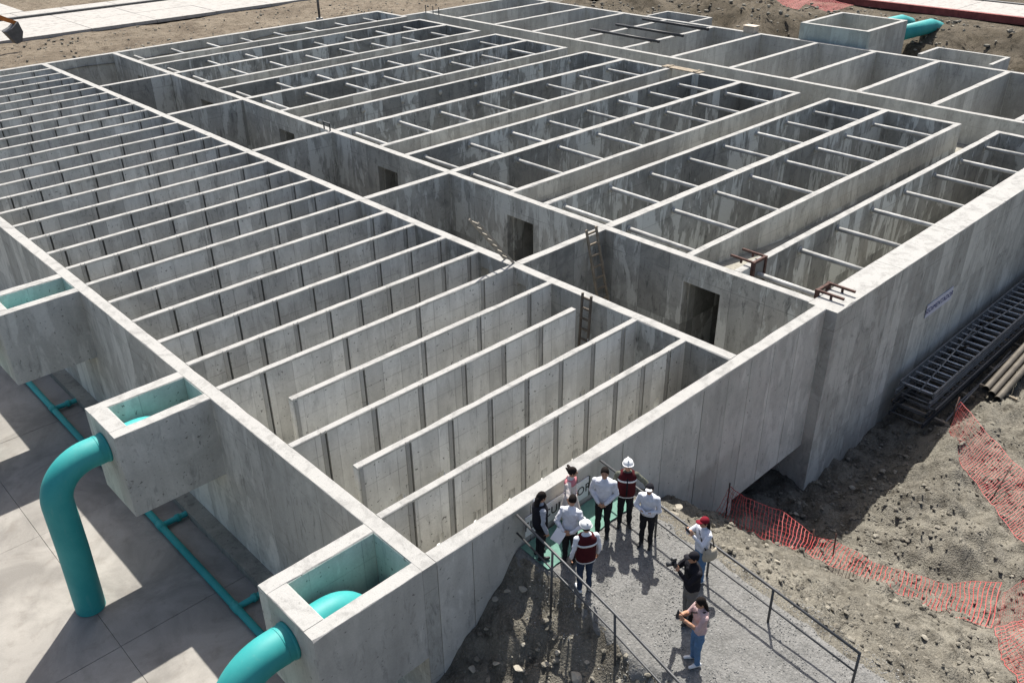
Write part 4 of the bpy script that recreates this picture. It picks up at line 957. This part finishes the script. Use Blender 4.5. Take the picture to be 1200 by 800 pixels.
    me.polygons.foreach_set('material_index', idx.astype(np.int32)); me.polygons.foreach_set('use_smooth', [True] * n)
    nv = len(me.vertices); VV = np.empty(nv * 3); me.vertices.foreach_get('co', VV); VV = VV.reshape(-1, 3); NN = np.empty(nv * 3); me.vertices.foreach_get('normal', NN); NN = NN.reshape(-1, 3)
    sd_ = loc[0] * 7; fold = fbm(VV[:, 0] * 1.0 + sd_, VV[:, 2] + VV[:, 1] * .7, 9.0, 3) * .022
    fold *= (VV[:, 2] < 1.40) & (VV[:, 2] > .14) & (np.abs(NN[:, 2]) < .95); VV += NN * fold[:, None]
    VV[:, 2] -= VV[:, 2].min(); me.vertices.foreach_set('co', VV.ravel()); me.update()
    z0 = loc[2]
    root = tag(empty('person', loc, face - math.pi / 2), label, 'person', 'visitors on the ramp'); root.scale = (k, k, k)
    obj('body', me, root)
    for s in (-1, 1): 
        V_, F2 = ellip(hp((.031 * s, .087, .012)), (.012, .008, .009), hm, 8, 6); MB().add(V_, F2).build('eye', M_eye, root, True)
    # hair: cap over the skull, longer at the back when wanted
    def shell(rad, zcut, back_, off=(0, -.008, .012), seg=20, rings=9, ext=.62, fcut=.58):
        V_ = []
        for i in range(rings):
            th = (math.pi * ext) * i / (rings - 1)
            for q in range(seg):
                ph = 2 * math.pi * q / seg; fr = math.sin(ph)
                t2 = th * (1.0 if fr < .25 else (1 - fcut * (fr - .25)))
                p = Vector((rad[0] * math.sin(t2) * math.cos(ph), rad[1] * math.sin(t2) * math.sin(ph), rad[2] * math.cos(t2)))
                V_.append(hp(p + Vector(off)))
        Fs = [(i * seg + q, (i + 1) * seg + q, (i + 1) * seg + (q + 1) % seg, i * seg + (q + 1) % seg) for i in range(rings - 1) for q in range(seg)]
        Fs.append(tuple((rings - 1) * seg + q for q in range(seg))[::-1])
        return V_, Fs
    if hair:
        hb = MB().add(*shell((.086, .104, .118), 0, 0))
        if hair == 'long':
            hb.add(*loft([(hp((0, -.06, .03)), .075, .045, (hm @ Vector((1, 0, 0)), hm @ Vector((0, 1, 0)))), (hp((0, -.085, -.07)), .082, .045, (hm @ Vector((1, 0, 0)), hm @ Vector((0, 1, 0)))), (hp((0, -.10, -.18)), .085, .035, (hm @ Vector((1, 0, 0)), hm @ Vector((0, 1, 0)))), (hp((.01, -.11, -.30)), .05, .025, (hm @ Vector((1, 0, 0)), hm @ Vector((0, 1, 0))))]))
        if hair == 'blown': hb.add(*capsule(hp((-.05, -.06, .04)), hp((-.17, -.10, .03)), .05, .028)); hb.add(*capsule(hp((-.04, -.07, -.03)), hp((-.15, -.13, -.03)), .04, .02))
        ho = hb.build('hair', M_hair, root, True)
    if hat == 'helmet':
        V_, Fs = shell((.112, .132, .108), 0, 0, (0, 0, .045), ext=.5, fcut=0); ht = MB().add(V_, Fs).build('hard_hat', M_hat, root, True)
        X_, Y_ = hm @ Vector((1, 0, 0)), hm @ Vector((0, 1, 0))
        MB().add(*loft([(hp((0, .014, .038)), .120, .155, (X_, Y_)), (hp((0, .014, .048)), .117, .150, (X_, Y_))], 24)).build('brim', M_hat, ht, True)
        MB().add(*capsule(hp((0, -.09, .135)), hp((0, .09, .150)), .018, .018)).build('ridge', M_hat, ht, True)
    if hat in ('cap', 'redcap', 'darkcap', 'bwcap'):
        cm = {'cap': M_hair, 'redcap': M_capred, 'darkcap': M_blackv, 'bwcap': M_blackv}[hat]
        V_, Fs = shell((.090, .107, .105), 0, 0, (0, -.004, .026), ext=.5, fcut=0); ht = MB().add(V_, Fs).build('cap', cm, root, True)
        X_, Y_ = hm @ Vector((1, 0, 0)), hm @ Vector((0, 1, 0))
        MB().add(*loft([(hp((0, .125, .040)), .072, .068, (X_, Y_)), (hp((0, .127, .050)), .070, .064, (X_, Y_))], 18)).build('visor', M_hat if hat == 'bwcap' else cm, ht, True)
    if vest:
        rv = [(bend((0, 0, z)), rx * bx + .022, ry * bx + .024, (Vector((1, 0, 0)), ml @ Vector((0, 1, 0)))) for z, rx, ry in [(.86, .168, .125), (.95, .172, .128), (1.08, .168, .124), (1.18, .170, .124), (1.28, .180, .128), (1.37, .172, .120), (1.43, .125, .088), (1.455, .075, .058)]]
        vo = MB().add(*loft(rv, 24)).build('vest', vest, root, True)
        if band:
            rb = [(bend((0, 0, z)), rx * bx + .027, ry * bx + .029, (Vector((1, 0, 0)), ml @ Vector((0, 1, 0)))) for z, rx, ry in [(1.255, .178, .127), (1.30, .181, .128)]]
            MB().add(*loft(rb, 24)).build('reflective_band', M_refl, vo, True)
        if band:
            rb = [(bend((0, 0, z)), rx * bx + .021, ry * bx + .023, (Vector((1, 0, 0)), ml @ Vector((0, 1, 0)))) for z, rx, ry in [(.835, .168, .125), (.862, .170, .126)]]
            MB().add(*loft(rb, 24)).build('hem', M_refl, vo, True)
    if vest and band:
        MB().add(*loft([(bend((0, .135 * bx + .012, .88)), .017, .012, (Vector((1, 0, 0)), Vector((0, 1, 0)))), (bend((0, .137 * bx + .012, 1.15)), .017, .012, (Vector((1, 0, 0)), Vector((0, 1, 0)))), (bend((0, .132 * bx + .012, 1.36)), .022, .012, (Vector((1, 0, 0)), Vector((0, 1, 0))))], 10)).build('zip_strip', M_blackv, root, True)
    if dress:
        seg = 28; V_ = []; zs = [.42, .60, .78, .92, 1.04]; rr = [(.27, .25), (.245, .22), (.215, .18), (.19, .15), (.172, .132)]
        for zi, (z, (rx, ry)) in enumerate(zip(zs, rr)):
            for q in range(seg):
                a = 2 * math.pi * q / seg; w_ = 1 + (.06 * math.sin(a * 7 + zi) * (1.04 - z) / .6); V_.append(Vector((rx * w_ * math.cos(a), ry * w_ * math.sin(a), z)))
        Fs = [(i * seg + q, i * seg + (q + 1) % seg, (i + 1) * seg + (q + 1) % seg, (i + 1) * seg + q) for i in range(len(zs) - 1) for q in range(seg)] + [tuple(reversed(range(seg))), tuple(range((len(zs) - 1) * seg, len(zs) * seg))]
        do = MB().add(V_, Fs).build('dress', dress, root, True)
        MB().add(*loft([(Vector((0, 0, 1.345)), .205, .135, ax), (Vector((0, 0, 1.40)), .185, .115, ax), (Vector((0, 0, 1.45)), .11, .085, ax)], 24)).build('shawl', M_rose, root, True)
        eb = MB()
        for q in range(12):
            a = 2 * math.pi * q / 12; eb.add(*ellip((.176 * math.cos(a), .135 * math.sin(a), 1.06), (.016, .016, .016), None, 6, 5))
        eb.build('embroidery', M_emb, do, True)
    Mw = Matrix.Translation(Vector(loc)) @ Matrix.Rotation(face - math.pi / 2, 4, 'Z') @ Matrix.Scale(k, 4)
    return Mw, wr, hp, k
def dz(x, y, mat_=False): return float(deck_z(y)) + (.038 if mat_ else .012)
D = math.radians
person('person in black vest over grey sleeves standing at the left end of the sign', (2.66, -.50, dz(2.66, -.5, 1)), D(-25), 1.70, M_greysl, M_dark, M_shoeb, 'side', 'side', sleeves=M_greysl, hair='long', vest=M_blackv, head=(.1, .1))
person('woman in cream dress and rose shawl resting a hand on the wall', (3.72, -.36, dz(3.7, -.36, 1)), D(-62), 1.66, M_dress, M_dress, M_shoeb, 'side', 'reach', hair='blown', dress=M_dress, head=(.3, .1), long_sleeve=False)
Mw3 = person('man in white shirt holding papers behind his back, seen from behind', (3.02, -1.0, dz(3, -1.0, 1)), D(25), 1.68, M_shirt, M_dark, M_shoeb, 'behind', 'behind', lean=.10, hair='short', head=(0, .3))
person('man in white hard hat, maroon vest and dark jeans seen from behind', (2.74, -1.68, dz(2.7, -1.68)), D(62), 1.74, M_shirt, M_navy, M_shoew, 'side', 'side', hair='short', hat='helmet', vest=M_maroon, band=True, build=1.05, head=(0, .1))
person('man in white shirt and dark cap with hands clasped before him', (4.18, -.90, dz(4.2, -.9)), D(-150), 1.80, M_shirt, M_dark, M_shoeb, 'clasp', 'clasp', lean=.06, hair='short', head=(.1, -.2), build=1.05)
person('man in white hard hat and maroon vest with a hand on the railing', (4.76, -1.03, dz(4.76, -1.03)), D(-138), 1.76, M_camo, M_dark, M_shoeb, 'rail', 'side', lean=.05, sleeves=M_camo, hair='short', hat='helmet', vest=M_maroon, band=True, head=(0, -.2))
person('person in white shirt and black and white cap with folded arms', (4.66, -1.72, dz(4.66, -1.72)), D(-158), 1.66, M_shirt, M_dark, M_shoeb, 'cross', 'cross', lean=.08, hair='short', hat='bwcap', head=(.1, -.2))
Mw8 = person('person in red cap and white shirt with a shoulder bag at the right railing', (4.72, -3.05, dz(4.72, -3.05)), D(160), 1.66, M_shirt, M_jean, M_shoew, 'photo', 'photo', hair='long', hat='redcap')
Mw9 = person('photographer dressed in black raising a camera', (3.72, -3.52, dz(3.72, -3.52)), D(150), 1.76, M_blackv, M_khaki, M_shoeb, 'photo', 'photo', sleeves=M_blackv, hair='short', hat='darkcap', build=1.12)
Mw10 = person('woman in pink top and blue jeans holding up a phone', (3.04, -4.2, dz(3, -4.2)), D(148), 1.66, M_pink, M_jean, M_shoew, 'phone', 'phone', hair='long', head=(0, .15), long_sleeve=False)
def held(name, label, cat, mb_, mats, Mw, loc, rot=(0, 0, 0)):
    o = tag(mb_.build(name, mats), label, cat); o.matrix_world = Mw[0] @ Matrix.Translation(Vector(loc)) @ (Matrix.Rotation(rot[2], 4, 'Z') @ Matrix.Rotation(rot[1], 4, 'Y') @ Matrix.Rotation(rot[0], 4, 'X')); return o
held('paper', 'white papers held behind the back of the man in white', 'paper', MB().box(-.11, .11, -.004, .004, -.15, .15).box(-.10, .12, .005, .008, -.16, .14), M_paper, Mw3, (-.17, -.25, .90), (R(-20), R(25), 0))
ph = held('phone', 'dark phone held up by the woman in pink', 'phone', MB().box(-.038, .038, -.005, .005, -.078, .078), M_gl, Mw10, (0, .47, 1.42), (R(10), 0, 0))
MB().box(-.034, .034, -.0065, -.0052, -.07, .07).build('screen', M_gl, ph); MB().box(.012, .03, .0052, .008, .045, .068).build('lens', M_black, ph)
cm_ = held('camera', 'black camera raised by the photographer in black', 'camera', MB().box(-.08, .08, -.03, .03, -.055, .055).box(-.03, .03, -.025, .03, .055, .085), M_black, Mw9, (0, .40, 1.56))
MB().tube([(0, .03, 0), (0, .15, 0)], .042, 14).build('lens', M_black, cm_, True); MB().box(-.03, .03, -.03, .05, .086, .14).build('flash_unit', M_black, cm_)
ph = held('phone', 'phone held before the face of the person in the red cap', 'phone', MB().box(-.075, .075, -.005, .005, -.036, .036), M_gl, Mw8, (0, .42, 1.54))
MB().box(-.07, .07, -.0065, -.0052, -.032, .032).build('screen', M_gl, ph)
def bag(label, m, Mw, side, z, size=(.16, .07, .13)):
    x = side * .24; a, b, c_ = size
    o = held('shoulder_bag', label, 'bag', MB().add(*loft([((0, 0, -c_), b, a, (Vector((1, 0, 0)), Vector((0, 1, 0)))), ((0, 0, -c_ * .5), b * 1.25, a * 1.1, (Vector((1, 0, 0)), Vector((0, 1, 0)))), ((0, 0, c_ * .6), b, a, (Vector((1, 0, 0)), Vector((0, 1, 0)))), ((0, 0, c_), b * .4, a * .9, (Vector((1, 0, 0)), Vector((0, 1, 0))))], 16)), m, Mw, (x, -.03, z)); smooth_flat(o, 60)
    sx = -side * .12 - x; tp = 1.46 - z
    MB().tube([(0, .10, c_ * .8), (-side * .10, .16, (c_ + tp) * .45), (sx * .75, .13, tp * .86), (sx, .03, tp), (sx * .75, -.11, tp * .86), (-side * .10, -.10, (c_ + tp) * .45), (0, -.10, c_ * .8)], .012, 8).build('strap', M_bagb, o, True)
bag('beige canvas bag slung on the person in the red cap', M_bagk, Mw8, -1, .92)
bag('black shoulder bag at the hip of the woman in pink', M_bagb, Mw10, 1, .95, (.15, .06, .11))
